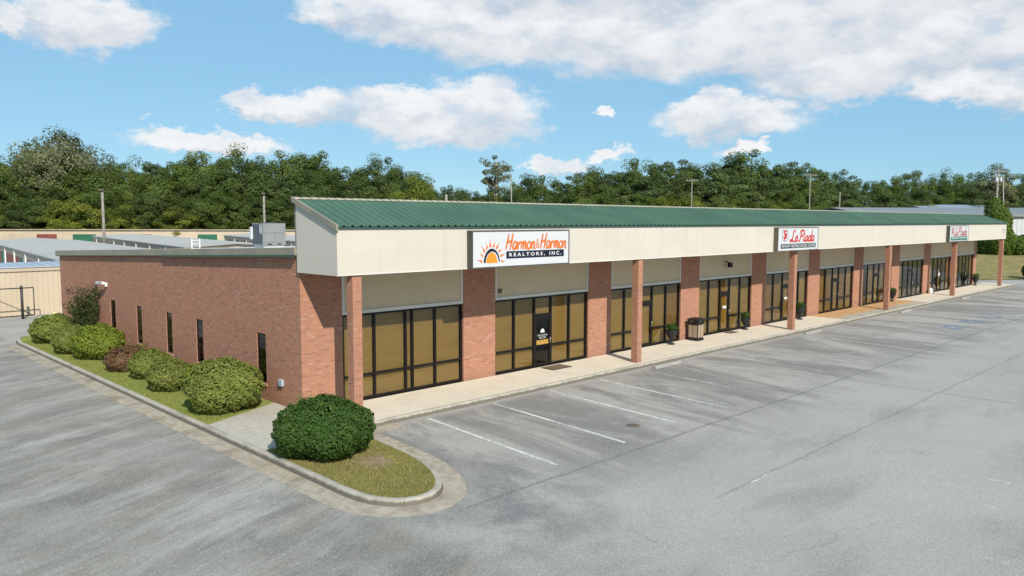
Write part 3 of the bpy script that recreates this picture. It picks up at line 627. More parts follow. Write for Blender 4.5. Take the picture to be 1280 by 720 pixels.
# ------------------------------------------------------------------ brush lettering
GLYPH = {'H': (.62, [[(.0, 0), (.06, .5), (.13, 1)], [(.40, -.02), (.46, .5), (.52, 1.04)], [(-.04, .42), (.2, .5), (.56, .54)]]),
    'a': (.48, [[(.37, .43), (.2, .5), (.05, .3), (.08, .05), (.22, .02), (.34, .22), (.39, .48)], [(.39, .48), (.37, .12), (.47, .0)]]),
    'r': (.36, [[(.05, .48), (.08, 0)], [(.08, .28), (.18, .46), (.33, .46)]]),
    'm': (.60, [[(.04, .48), (.07, 0)], [(.07, .28), (.18, .48), (.25, .36), (.26, 0)], [(.26, .28), (.38, .48), (.46, .36), (.47, .06), (.56, .02)]]),
    'o': (.45, [[(.24, .49), (.06, .34), (.07, .08), (.22, .0), (.36, .12), (.37, .36), (.22, .50)]]),
    'n': (.52, [[(.04, .48), (.07, 0)], [(.07, .28), (.2, .48), (.3, .38), (.32, .06), (.46, .04)]]),
    'L': (.70, [[(.62, .80), (.50, 1.0), (.32, .88), (.34, .5), (.22, .10), (.05, .03), (.06, .15), (.28, .12), (.55, -.02), (.72, .14)]]),
    'e': (.40, [[(.06, .22), (.29, .30), (.27, .46), (.13, .45), (.05, .22), (.13, .01), (.28, .02), (.42, .16)]]),
    'P': (.66, [[(.32, .92), (.24, .5), (.16, .04), (.0, .08)], [(.02, .68), (.16, .95), (.45, 1.02), (.66, .86), (.60, .60), (.40, .47), (.24, .52)]]),
    'i': (.27, [[(.11, .46), (.08, .1), (.16, 0), (.27, .12)], [(.13, .66), (.15, .74)]]),
    'd': (.50, [[(.37, .42), (.2, .48), (.05, .28), (.1, .02), (.27, .05), (.38, .30)], [(.52, 1.04), (.40, .34), (.38, .06), (.5, .02)]])}
def brush_word(word, x0, z0, width, height, y, w, material, parent, slant=.16, bounce=.0):
    """hand-drawn word facing -y; every letter is a part"""
    total = sum(GLYPH[c][0] for c in word); k = width/total; x = x0
    for n_, c in enumerate(word):
        adv, strokes = GLYPH[c]; b = MB(); dz = bounce*math.sin(n_*2.3)
        for si, st in enumerate(strokes):
            P = smooth([(x+px_*k+slant*pz_*height, z0+dz+pz_*height) for px_, pz_ in st], 4); A_, B_ = [], []
            for q, p in enumerate(P):
                a, c_ = P[max(0, q-1)], P[min(len(P)-1, q+1)]; tx, tz = c_[0]-a[0], c_[1]-a[1]; L_ = math.hypot(tx, tz)+1e-9
                ww = w*(.62+.38*math.sin(math.pi*(q+.7)/(len(P)+.4))); yy = y-.0004*q-.004*si
                A_.append((p[0]-tz/L_*ww/2, yy, p[1]+tx/L_*ww/2)); B_.append((p[0]+tz/L_*ww/2, yy, p[1]-tx/L_*ww/2))
            b.loft([A_, B_], closed=False)
        b.build('letter', material, parent); x += adv*k
# ------------------------------------------------------------------ signs on the fascia
def sign(x0, x1, label, case):
    s = empty('shop_sign', (x0, FYF-.002, 4.52), 0, label, 'sign', 'box signs on the fascia'); W_ = x1-x0; H_ = 1.30; D = .26
    b = MB(); b.box(0, W_, -D, 0, 0, .045).box(0, W_, -D, 0, H_-.045, H_).box(0, .05, -D, 0, .045, H_-.045).box(W_-.05, W_, -D, 0, .045, H_-.045).box(.05, W_-.05, -.05, -.003, .045, H_-.045); b.build('case', case, s)
    MB().box(.05, W_-.05, -D+.012, -.06, .045, H_-.045).build('face', 'signface', s)
    return s, W_, H_, -D+.012-.004
s, W_, H_, y = sign(4.98, 9.95, 'white box sign with orange script and a rising sun emblem', 'signdark')
cx, cz, kx = .92, .17, .74
MB().poly([(cx+kx*.36*math.cos(q), y, cz+kx*.50*math.sin(q)) for q in np.linspace(0, math.pi, 22)]).build('sun_disc', 'amber', s)
b = MB(); o_ = [(cx+kx*.52*math.cos(q), y, cz+kx*.68*math.sin(q)) for q in np.linspace(R(4), R(178), 24)]; n_ = [(cx+kx*(.45-.06*math.sin(q/2))*math.cos(q), y, cz+kx*(.61-.10*(1-abs(q-2.1)/2.1))*math.sin(q)) for q in np.linspace(R(4), R(178), 24)]
b.loft([o_, n_], closed=False); b.build('sun_rim', 'navy', s)
for k, q in enumerate(np.linspace(R(6), R(174), 10)):
    r0, r1 = .62*kx, (.90+.10*(k % 2))*kx; w = .06; dx, dz = math.cos(q), math.sin(q)*1.22; tx, tz = -math.sin(q), math.cos(q); wb = -.05
    MB().poly([(cx+dx*r0-tx*w, y, cz+dz*r0-tz*w), (cx+dx*r0+tx*w, y, cz+dz*r0+tz*w), (cx+dx*(r0+r1)/2+tx*(w*.6+wb), y, cz+dz*(r0+r1)/2+tz*(w*.6+wb)), (cx+dx*r1+tx*wb, y, cz+dz*r1+tz*wb), (cx+dx*(r0+r1)/2-tx*(w*.5-wb*.3), y, cz+dz*(r0+r1)/2-tz*(w*.5-wb*.3))]).build('flame', 'orange', s)
brush_word('Harmon', 1.60, .62, 1.52, .55, y, .082, 'orange', s, bounce=.01)
text_mesh('&', 3.22, y, .80, .34, .19, 'orange', 'lettering', s, bold=.006)
brush_word('Harmon', 3.36, .62, 1.46, .55, y, .082, 'orange', s, bounce=.01)
MB().box(1.62, 4.66, y-.001, y+.003, .30, .56).build('name_band', 'navy', s)
text_mesh('R E A L T O R S ,', 2.68, y-.004, .425, .15, 1.85, 'whitep', 'lettering', s, bold=.03)
text_mesh('I N C .', 4.18, y-.004, .435, .14, .66, 'whitep', 'lettering', s, bold=.03)
def sign_crown(s, y, x, mat_):
    """small shield emblem with a looped monogram"""
    b = MB(); b.loft([[(x-.34+.68*a, y, z) for a, z in ((0, 1.14), (1, 1.14), (1, .62), (.5, .52), (0, .62))], [(x-.31+.62*a, y, z) for a, z in ((0, 1.115), (1, 1.115), (1, .635), (.5, .55), (0, .635))]]); b.build('shield', 'slate', s)
    text_mesh('S', x, y-.002, .90, .50, .40, mat_, 'monogram', s, bold=.03); text_mesh('P', x+.04, y-.006, .78, .40, .34, mat_, 'monogram', s, shear=.3, bold=.01)
s, W_, H_, y = sign(26.82, 31.75, 'white box sign with red script over a dark band of capitals', 'signbrown')
sign_crown(s, y, .82, 'red')
brush_word('Le', 1.38, .52, .95, .60, y, .115, 'red', s, .28); brush_word('Piada', 2.42, .52, 1.98, .60, y, .115, 'red', s, .28)
MB().box(.34, 4.62, y-.001, y+.003, .15, .40).build('name_band', 'slate', s)
for w_, c_, l_ in (('BANQUET,', .98, 1.02), ('MEETING', 2.04, .92), ('&', 2.64, .14), ('SOCIAL', 3.15, .72), ('CENTER', 4.06, .90)): text_mesh(w_, c_, y-.004, .275, .165, l_, 'whitep', 'lettering', s, bold=.005)
s, W_, H_, y = sign(55.7, 60.7, 'white box sign with faded red script over green bands', 'signdark')
sign_crown(s, y, .75, 'rose')
brush_word('Le', 1.15, .50, .9, .64, y, .11, 'rose', s, .28); brush_word('Piada', 2.1, .50, 2.4, .64, y, .11, 'rose', s, .28)
MB().box(.3, 4.7, y-.001, y+.003, .10, .42).build('name_band', 'greenp', s); MB().box(.5, 2.4, y-.004, y-.001, .27, .32).build('name_rule', 'whitep', s); MB().box(2.7, 4.5, y-.004, y-.001, .27, .32).build('name_rule', 'whitep', s)

# ------------------------------------------------------------------ small things by the building
def camera_unit():
    c = empty('security_camera', (-.003, 18.75, 3.02), 0, 'white bullet security camera on the brick side wall', 'camera'); c.scale = (.72, .72, .72)
    b = MB(); b.bbox(-.16, 0, -.12, .12, -.16, .10, .015); b.build('junction_box', 'camwhite', c)
    b = MB(); b.tube((-.14, 0, -.02), (-.34, .06, .02), .035); b.build('arm', 'camwhite', c)
    b = MB(); b.tube((-.30, -.30, .10), (-.52, .48, .06), .10, .10, 12); b.build('housing', 'camwhite', c)
    b = MB(); b.tube((-.525, .50, .058), (-.535, .53, .056), .085, .085, 12); b.build('lens_hood', 'black', c)
    b = MB(); b.prism_x([(-.34, .19), (.62, .15), (.62, .17), (-.34, .21)], -.54, -.30); b.build('sun_shield', 'camwhite', c)
camera_unit()
h = empty('rooftop_unit', (6.55, 15.4, roofz(16)+.05), 0, 'grey rooftop air conditioner on the low flat roof', 'air conditioner')
MB().box(.08, 1.2, .08, 1.15, 0, .14).build('curb', 'lgrey', h)
MB().bbox(0, 1.28, 0, 1.22, .14, 1.28, .015).build('cabinet', 'hvac', h)
for x0, x1 in ((.08, .60), (.67, 1.20)): MB().box(x0, x1, -.018, -.002, .28, .74).build('service_panel', 'hvac', h)
MB().box(.05, 1.23, -.02, -.002, .80, 1.24).build('service_panel', 'hvac', h)
for x0 in (.25, .80): MB().box(x0, x0+.22, -.02, -.002, .17, .22).build('lift_slot', 'black', h)
MB().box(-.02, -.002, .08, 1.15, .22, 1.22).build('coil_grille', 'hvacd', h)
for k in range(2): MB().box(-.035, -.021, .10+k*.14, .16+k*.14, .75, 1.22).build('grille_stile', 'lgrey', h)
MB().bbox(-.15, -.04, 1.0, 1.2, .45, 1.1, .02).build('disconnect_box', 'lgrey', h)
b = MB(); b.lathe([(.40, 1.28), (.40, 1.31), (.36, 1.32)], 20, (.64, .6)); b.build('fan_ring', 'hvacd', h)
def ladder():
    l = empty('roof_ladder', (7.4, YB-.05, roofz(YB)-.05), 0, 'small white ladder rail over the roof edge behind', 'ladder')
    for x in (0, .5): MB().tube((x, 0, -1.2), (x, -.1, .72), .03).build('rail', 'post', l)
    for z in (.1, .4, .62): MB().tube((0, -.06, z), (.5, -.06, z), .022).build('rung', 'post', l)
ladder()
t_ = empty('litter_bin', (22.02, -.82, .002), 0, 'square litter bin with pebbled panels and black hood beside brick pier', 'bin')
MB().bbox(0, .62, 0, .62, 0, .12, .03).build('base', 'black', t_)
MB().bbox(.03, .59, .03, .59, .12, .86, .03).build('body', 'black', t_)
for a in (.07, .33): MB().box(a, a+.22, .012, .028, .17, .82).build('pebble_panel', 'stone', t_); MB().box(.012, .028, a, a+.22, .17, .82).build('pebble_panel', 'stone', t_)
b = MB(); b.bbox(-.02, .64, -.02, .64, .86, .93, .03); [b.box(x, x+.07, q, q+.07, .93, 1.02) for x in (.01, .54) for q in (.01, .54)]
b.loft([[(x, q, 1.02) for x, q in ((-.02, -.02), (.64, -.02), (.64, .64), (-.02, .64))], [(x, q, 1.10) for x, q in ((-.01, -.01), (.63, -.01), (.63, .63), (-.01, .63))], [(x, q, 1.17) for x, q in ((.12, .12), (.5, .12), (.5, .5), (.12, .5))]], caps=True); b.build('hood', 'black', t_)

def sphere_leaves(n, rad, squash, center, jitter=.18):
    d = RNG.normal(size=(n, 3)); d /= np.linalg.norm(d, axis=1, keepdims=True); r = rad*(1-np.abs(RNG.normal(0, jitter, n)))[:, None]
    return d*r*np.array([1, 1, squash])+np.array(center), d
def planter(x, y, label, dry=False, sc=1.):
    e = empty('urn_planter', (x, y, .002), 0, label, 'planter', 'urn planters along the walk')
    b = MB(); b.lathe([(.17*sc, 0), (.17*sc, .05), (.07*sc, .10), (.06*sc, .22*sc), (.12*sc, .28*sc), (.24*sc, .50*sc), (.29*sc, .68*sc), (.31*sc, .70*sc), (.30*sc, .73*sc), (.25*sc, .70*sc)], 18); b.build('urn', 'urn', e)
    C, N = sphere_leaves(420, .30*sc, .7, (0, 0, .86*sc), .35); k = C[:, 2] > .68*sc
    link('foliage', leafmesh('foliage', C[k], N[k]+RNG.normal(0, .6, (k.sum(), 3)), .10, .045, RNG.uniform(0, 1, k.sum()), 'shrubdark' if not dry else 'crepe'), None, e)
for x, y, l, s_ in ((20.2, -.45, 'black urn of greenery by the shop left of the litter bin', 1.), (27.75, -.35, 'black urn of greenery outside the yellow door shop', .95), (34.4, -.45, 'black urn of leafy greens behind the column under the red script sign', 1.05),
                  (50.2, -.4, 'dark narrow urn at the corner of the tiled ramp', 1.), (64.4, -.5, 'black urn with dense foliage past the faded green banded sign', 1.1), (71.9, -.4, 'black urn of greenery in the last shop bay before the end column', 1.1)): planter(x, y, l, sc=s_)
b = MB(); b.lathe([(.16, 0), (.2, .05), (.19, .38), (.14, .44), (.1, .5)], 14); b.build('white_tub', 'camwhite', None, 'small white tub standing at the foot of a brick pier', 'tub', loc=(59.3, -.35, .002))
for (x, y, w, d_), l in (((11.55, -.55, 1.2, .75), 'brown doormat outside the door with printed emblem'), ((26.2, -.35, .85, .5), 'small dark doormat outside the yellow door')):
    m_ = empty('doormat', (x, y, .003), 0, l, 'mat', 'doormats'); MB().bbox(-w/2, w/2, -d_/2, d_/2, 0, .012, .004).build('rubber_edge', 'black', m_); MB().box(-w/2+.07, w/2-.07, -d_/2+.07, d_/2-.07, .012, .017).build('pile', 'mat_', m_)
def wheel_stop(x, y, L_, label):
    s_ = empty('wheel_stop', (x, y, A+.001), 0, label, 'wheel stop', 'concrete wheel stops'); 
    b = MB(); b.prism_x([(-.09, 0), (.09, 0), (.08, .07), (.045, .115), (-.045, .115), (-.08, .07)], 0, L_); b.build('block', 'stop', s_)
    for q in (.3, L_-.3): b = MB(); b.lathe([(.016, .10), (.016, .122)], 8, (q, 0)); b.build('anchor_pin', 'gatemetal', s_)
for x, l in ((14.9, 'concrete wheel stop in front of the column left of the litter bin'), (29.3, 'concrete wheel stop in front of the column under the red script sign'), (43.9, 'concrete wheel stop beside the tiled ramp'), (57.6, 'concrete wheel stop below the faded green banded sign')): wheel_stop(x, -3.15, 1.95, l)
b = MB(); b.lathe([(.21, 0), (.21, .006), (.18, .008)], 20); b.build('utility_cover', 'signbrown', None, 'small rusty round cover set in the asphalt stall', 'cover', loc=(6.77, -8.1, A+.001))

# ------------------------------------------------------------------ shrubs
def lump_points(n, lumps, jitter):
    w = np.array([l[3]*l[4] for l in lumps]); idx = RNG.choice(len(lumps), n, p=w/w.sum()); d = RNG.normal(size=(n, 3)); d /= np.linalg.norm(d, axis=1, keepdims=True)
    Lm = np.array(lumps); c = Lm[idx, :3]; rad = np.stack([Lm[idx, 3], Lm[idx, 3], Lm[idx, 4]], 1)
    bump = 1+.05*np.sin(d[:, 0]*7+idx*1.7)*np.cos(d[:, 1]*6.1+idx)+.035*np.sin(d[:, 2]*13+d[:, 0]*11)
    P = c+d*rad*((1-np.abs(RNG.normal(0, jitter, n)))*bump)[:, None]
    ok = P[:, 2] > .04
    for j, l in enumerate(lumps):                       # drop leaves deep inside another lump
        q = ((P-np.array(l[:3]))/np.array([l[3], l[3], l[4]])); ok &= ~(((q**2).sum(1) < .62) & (idx != j))
    return P[ok], (d/rad)[ok], idx[ok]
def shrub(name, x, y, lumps, material, nleaf, leaf, label, cat='shrub', group=None, z=0., jitter=.05, dry=None):
    e = empty(name, (x, y, z), 0, label, cat, group)
    P, N, idx = lump_points(nleaf, lumps, jitter); n = len(P); N = N/np.linalg.norm(N, axis=1, keepdims=True)
    clump = .5+.22*np.sin(P[:, 0]*5.3+1)*np.cos(P[:, 1]*4.7)+.15*np.sin(P[:, 2]*6.1+P[:, 0]*3)
    tint = np.clip(clump*.55+RNG.uniform(0, .5, n), 0, 1)
    L_ = leaf*RNG.uniform(.7, 1.35, n)
    link('foliage', leafmesh('foliage', P, N*1.0+RNG.normal(0, .42, (n, 3))+np.array([0, 0, .2]), L_, L_*.62, tint, material), None, e)
    if dry is not None:
        k = RNG.uniform(size=n) < dry; link('dry_foliage', leafmesh('dry_foliage', P[k]*1.01, N[k]+RNG.normal(0, .6, (k.sum(), 3)), leaf, leaf*.5, tint[k], 'shrubb'), None, e)
    b = MB(); r = random.Random(int(x*31+y*7))
    for l in lumps:
        for k in range(4):
            a = r.uniform(0, 6.28); b.tube((l[0]*.3+.05*math.cos(a), l[1]*.3+.05*math.sin(a), -.02), (l[0]+.3*l[3]*math.cos(a), l[1]+.3*l[3]*math.sin(a), l[2]+l[4]*.2), .022, .008, 5)
    b.build('stems', 'bark', e); return e
shrub('round_shrub', -1.9, -4.5, [(0, 0, .76, 1.12, .78), (.40, -.22, .70, .88, .70), (-.44, .16, .72, .86, .72), (-.1, -.5, .64, .78, .64), (.15, .3, .82, .8, .68)], 'shrubdark', 40000, .075, 'big glossy dark green clipped shrub on the kerb island', jitter=.09)
shrub('round_shrub', -1.6, 2.25, [(0, 0, .80, 1.22, .84), (-.35, -.40, .66, .92, .70), (.1, .5, .74, .92, .80), (.3, -.5, .8, .8, .7)], 'shrub', 24000, .085, 'largest light green clipped shrub beside the concrete apron')
shrub('round_shrub', -1.2, 4.9, [(0, 0, .52, .66, .56)], 'shruby', 9000, .085, 'bright green shrub tucked against the wall behind the largest light one', dry=.03)
shrub('round_shrub', -1.75, 6.3, [(0, 0, .52, .84, .58), (.2, .25, .5, .66, .54)], 'shrub', 11000, .085, 'pale green low shrub with browning tips second from the apron', dry=.10)
shrub('round_shrub', -1.45, 9.1, [(0, 0, .5, .82, .60), (.1, -.4, .42, .62, .48)], 'shrub', 10000, .09, 'light green shrub next to the brown one')
shrub('round_shrub', -1.6, 11.3, [(0, 0, .45, .88, .55), (.2, .5, .4, .7, .5)], 'shrubb', 8000, .08, 'low reddish brown shrub between green ones')
shrub('round_shrub', -1.55, 15.2, [(0, 0, .72, 1.1, .80), (.1, -.4, .6, .8, .66)], 'shruby', 14000, .10, 'vivid yellow green shrub below the crepe myrtle', jitter=.1)
shrub('round_shrub', -1.95, 17.4, [(0, 0, .6, .9, .66)], 'shrub', 9000, .10, 'dull green rounded shrub behind the vivid yellow green one', dry=.05)
shrub('round_shrub', -1.65, 21.6, [(0, 0, .66, 1.15, .74), (-.1, .4, .55, .8, .62)], 'shrub', 11000, .11, 'wide light green shrub where the kerb curves in')
shrub('round_shrub', -1.1, 24.3, [(0, 0, .42, .85, .5)], 'shrubdark', 6500, .11, 'dark green shrub at the far end of the side bed')
def crepe():
    e = empty('crepe_myrtle', (-.6, 20.2, 0), 0, 'upright leafy crepe myrtle against the brick wall', 'small tree'); b = MB(); r = random.Random(4); C = []; 
    for k in range(11):
        a = r.uniform(0, 6.28); tilt = r.uniform(.12, .5); Lk = r.uniform(1.6, 2.75); p1 = (math.cos(a)*tilt*1.5, math.sin(a)*tilt*1.3, Lk)
        b.tube((.06*math.cos(a), .06*math.sin(a), 0), p1, .028, .008, 5)
        for q in np.linspace(.3, 1.05, 30):
            C.append([p1[0]*q+r.gauss(0, .16), p1[1]*q+r.gauss(0, .16), Lk*q+r.gauss(0, .12)])
    b.build('stems', 'bark', e); C = np.repeat(np.array(C), 13, 0); C = C+RNG.normal(0, .10, C.shape); n = len(C)
    link('foliage', leafmesh('foliage', C, RNG.normal(size=(n, 3)), .11, .06, RNG.uniform(0, 1, n), 'crepe'), None, e)
crepe()
def sprig(x, y, label):
    e = empty('thin_plant', (x, y, 0), 0, label, 'plant'); b = MB(); C = []; r = random.Random(int(x*100+y*10))
    for k in range(7):
        a = r.uniform(0, 6.28); p1 = (math.cos(a)*.4, math.sin(a)*.4, r.uniform(.5, .95)); b.tube((0, 0, 0), p1, .008, .004, 5)
        C += [[p1[0]*q, p1[1]*q, p1[2]*q] for q in np.linspace(.5, 1, 14)]
    b.build('stems', 'bark', e); C = np.repeat(np.array(C), 3, 0)+RNG.normal(0, .05, (len(C)*3, 3)); link('foliage', leafmesh('foliage', C, RNG.normal(size=C.shape), .08, .035, RNG.uniform(0, 1, len(C)), 'shrub'), None, e)
sprig(-.5, 13.3, 'thin wispy plant above the brown shrub by the wall'); sprig(-.35, -.75, 'thin sprig rising behind the glossy dark shrub')
shrub('round_shrub', 87.3, -2.2, [(0, 0, .8, 1.3, .95)], 'shrubdark', 3500, .2, 'dark round shrub at the edge of the far grass bank')
for i, (px, d_, s_, top, l) in enumerate(((1242, 104, 2.6, 8.2, 'tall vine smothered tree on the bank past the far end'), (1262, 106, 3.2, 5.2, 'mound of vines on the bank beside the tall smothered tree'), (1228, 108, 2.8, 5.0, 'vine thicket seen between the end pier and end column'), (1290, 110, 3.6, 4.8, 'broad vine mound at the edge of the bank'), (1330, 112, 3.6, 5.2, 'vine covered hump by the white walled warehouse'))):
    x, y = at_depth(px, d_); r = random.Random(i); hh = top-1.6
    lm = [(r.uniform(-.5, .5)*s_*.6, r.uniform(-.5, .5)*s_*.6, hh*q, s_*(1-.62*q), hh*.26+.5) for q in (.15, .3, .5, .68, .84)] if i == 0 else [(r.uniform(-.8, .8)*s_, r.uniform(-.6, .6)*s_, hh*r.uniform(.2, .55), s_*.75, hh*.42) for _ in range(5)]
    shrub('vine_thicket', x, y, lm, 't5', 16000, .30, l, 'thicket', None, 1.6, .12)

# ------------------------------------------------------------------ storage units on the left, gate
def storage_row(x, y, rz, W_, L_, eave, ridge, label, side_doors, door_mats, front_doors=0, roofm='galv', wall='tanlight', base=A):
    e = empty('storage_building', (x, y, base), rz, label, 'building', 'self storage buildings')
    b = MB(); b.box(0, W_, 0, L_, 0, eave-.02); b.build('wall', wall, e)
    for q in (0, 1):
        b = MB(); a0, a1 = (-.22, W_/2) if q == 0 else (W_+.22, W_/2); z0, z1 = eave-.05, ridge
        b.prism_y([(a0, z0), (a1, z1), (a1, z1+.09), (a0, z0+.09)], -.4, L_+.4)
        n = int((L_+.6)/.9)
        for k in range(n):
            yy = -.3+k*.9; b.prism_y([(a0, z0+.092), (a1, z1+.092), (a1, z1+.13), (a0, z0+.13)], yy, yy+.05)
        b.build('roof_slope', roofm, e)
    b = MB(); b.prism_y([(0, eave-.02), (W_, eave-.02), (W_/2, ridge-.02)], .0, .12); b.build('gable', wall, e)
    if side_doors:
        n = int(L_/3.1)
        for k in range(n):
            y0 = .35+k*3.1
            if k % 3 == 0: MB().box(-.18, -.06, y0-.34, y0-.16, 0, eave-.06).build('post', 'post', e)
            MB().box(-.05, -.003, y0, y0+2.45, 0.02, 2.55).build('roll_door', door_mats[k % len(door_mats)], e)
        MB().box(-.058, -.004, -.3, L_+.3, eave-.62, eave-.075).build('eave_beam', wall, e)
    for k in range(front_doors):
        x0 = 2.2+k*(W_-3)/max(1, front_doors); MB().box(x0, x0+4.6, -.05, -.003, .02, eave-.75).build('roll_door', door_mats[k % len(door_mats)], e)
    return e
storage_row(3.9, 42.6, R(-6.5), 10.5, 62, 3.32, 3.66, 'pale roofed storage row just behind the tan metal fence building', True, ['maroon', 'maroon', 'maroon', 'maroon', 'dgreen', 'bluegalv'][::-1])
storage_row(21.2, 62.3, R(-9), 10.5, 70, 3.32, 3.66, 'second storage row with maroon doors behind the rooftop unit', True, ['maroon'])
storage_row(41, 70, R(-13), 10.5, 56, 3.3, 3.66, 'third storage row half hidden by the canopy end', True, ['maroon', 'tanlight'])
# long rear row, its front towards the lot
def rear_row():
    D0 = 166; x, y = at_depth(-160, D0); e = empty('storage_building', (x, y, A), -YAW, 'long tan rear storage row in front of the woods', 'building', 'self storage buildings'); m = D0/FPX
    MB().box(0, 700*m, 0, 7, 0, 4.12).build('wall', 'tan', e); b = MB(); b.prism_x([(-.4, 4.122), (7.4, 4.122), (7.4, 4.24), (-.4, 4.26)], -.4, 700*m+.4); b.build('roof_slope', 'tanlight', e)
    MB().box(-.05, 700*m+.05, -.06, -.003, 3.86, 4.11).build('eave_band', 'tanlight', e)
    for a, c, k in ((-120, -95, 'maroon'), (-60, -34, 'dgreen'), (4, 30, 'tanlight'), (47, 72, 'maroon'), (92, 121, 'dgreen'), (165, 190, 'maroon'), (248, 272, 'dgreen'), (290, 318, 'maroon'), (335, 360, 'maroon'), (420, 450, 'dgreen')):
        MB().box((a+160)*m, (c+160)*m, -.06, -.003, .05, 3.22).build('roll_door', k, e)
rear_row()
f = empty('tan_metal_building', (-14, 36.6, A), 0, 'low tan ribbed metal building behind the brick corner', 'building')
b = MB(); b.box(0, 26, 0, 4.0, 0, 3.0); b.build('wall', 'tan', f)
b = MB(); [b.prism_z([(x, -.003), (x+.09, -.003), (x+.07, -.03), (x+.02, -.03)], .05, 3.0) for x in np.arange(.1, 25.8, .305)]; b.build('siding_ribs', 'tan', f, kind='stuff')
b = MB(); b.box(-.1, 26.1, -.10, -.032, 2.92, 3.16); b.build('eave_trim', 'tanlight', f)
b = MB(); b.prism_x([(-.16, 3.165), (4.1, 3.26), (4.1, 3.33), (-.16, 3.235)], -.15, 26.15); [b.prism_x([(-.16, 3.24), (4.1, 3.335), (4.1, 3.365), (-.16, 3.27)], x, x+.05) for x in np.arange(0, 26, .6)]; b.build('roof_slope', 'bluegalv', f)
g = empty('slide_gate', (-9, 34.5, A), 0, 'dark tube frame slide gate in front of the tan building', 'gate')
b = MB(); b.tube((8.75, .08, 0), (8.75, .08, 2.12), .085, n=10); b.build('gate_post', 'gatemetal', g)
for z in (.22, 1.98): MB().tube((0, 0, z), (9.4, 0, z), .035).build('rail', 'gatemetal', g)
for x in (0, 3.1, 6.2, 9.4): MB().tube((x, 0, .22), (x, 0, 1.98), .03).build('upright', 'gatemetal', g)
for x in (0, 3.1, 6.2): MB().tube((x+.03, 0, 1.95), (x+3.05, 0, .26), .022).build('brace', 'gatemetal', g)
b = MB(); b.lathe([(.09, 0), (.09, .78), (.07, .83), (.03, .85)], 12); b.build('bollard', 'yellow', None, 'short cream painted bollard at the rear corner of the brick wall', 'bollard', loc=(.25, 29.3, A))

# ------------------------------------------------------------------ warehouse to the right
def warehouse(px, d_, W_, D, eave, ridge, label, rz, wall='lgrey', roofm='galv', base=.0):
    x, y = at_depth(px, d_); e = empty('warehouse', (x, y, base), rz, label, 'building')
    MB().box(0, W_, 0, D, 0, eave).build('wall', wall, e)
    for q in (0, 1):
        y0, y1 = (-.5, D/2) if q == 0 else (D+.5, D/2); b = MB(); b.prism_x([(y0, eave+.002), (y1, ridge), (y1, ridge+.12), (y0, eave+.12)], -.4, W_+.4)
        for xx in np.arange(0, W_, 1.2): b.prism_x([(y0, eave+.121), (y1, ridge+.121), (y1, ridge+.17), (y0, eave+.17)], xx, xx+.06)
        b.build('roof_slope', roofm, e)
    MB().box(-.1, W_+.1, -.62, -.505, eave-.35, eave+.11).build('eave_trim', 'hvac', e)
    b = MB(); [b.box(xx, xx+.12, -.05, -.003, .05, eave-.02) for xx in np.arange(.2, W_-.3, 1.0)]; b.build('siding_ribs', wall, e, kind='stuff')
warehouse(1083, 152, 80, 34, 7.45, 9.0, 'long grey metal warehouse beyond the far end of the strip', -YAW)
warehouse(1148, 235, 22, 14, 10.2, 11.2, 'small far shed with pale blue roof below the trees', -YAW, roofm='bluegalv', wall='bluegalv')

# ------------------------------------------------------------------ poles
def pole(px, d_, top_py, label, arm=False, base=0., r=.12, cat='utility pole', name='utility_pole', lamp=False):
    x, y = at_depth(px, d_); H_ = z_at(top_py, d_)-base; e = empty(name, (x, y, base), -YAW, label, cat)
    b = MB(); b.tube((0, 0, -.2), (0, 0, H_), r*1.15, r*.8, 10); b.build('pole', 'wood', e)
    if arm:
        for z in (H_-.5, H_-1.5)[:1+(arm > 1)]:
            MB().box(-1.3, 1.3, -.22, -.12, z, z+.14).build('crossarm', 'wood', e)
            for q in (-1.15, -.5, .5, 1.15): b = MB(); b.lathe([(.05, z+.14), (.07, z+.22), (.05, z+.32)], 8, (q, -.17)); b.build('insulator', 'lgrey', e)
    if arm > 1:
        for q in (-.45, .45): b = MB(); b.lathe([(.24, H_-2.6), (.26, H_-2.5), (.26, H_-1.75), (.2, H_-1.68)], 12, (q, -.3)); b.build('transformer', 'lgrey', e)
    if lamp: b = MB(); b.bbox(-.22, .22, -.45, .1, H_, H_+.22, .04); b.build('lamp_head', 'signbrown', e)
pole(131, 100, 240, 'grey lamp pole standing behind the nearest pale storage roof', lamp=True, r=.19, cat='lamp pole', name='lamp_pole'); pole(331.5, 112, 244, 'grey lamp pole rising behind the rooftop unit', lamp=True, r=.17, cat='lamp pole', name='lamp_pole')
pole(558, 120, 244, 'short grey pole top just above the green ridge', r=.25, cat='pole', name='short_pole')
pole(639, 176, 218, 'bare pale pole in front of the woods near the tall sparse pine', r=.16); pole(863, 172, 224, 'slim utility pole with one crossarm against dark woods', 1); pole(1009.5, 172, 217, 'utility pole with crossarm above the red script sign', 1); pole(1047, 172, 240, 'short bare pole before the woods left of the warehouse', r=.12); pole(1242, 168, 212, 'tall utility pole carrying transformers near the warehouse', 2, r=.22)
x, y = at_depth(1254, 168); MB().tube((0, 0, -.2), (-.9, 0, 15.2), .14, .10, 8).build('leaning_pole', 'palebark', None, 'pale leaning pole beside the transformer pole', 'pole', loc=(x, y, 0), rz=-YAW)

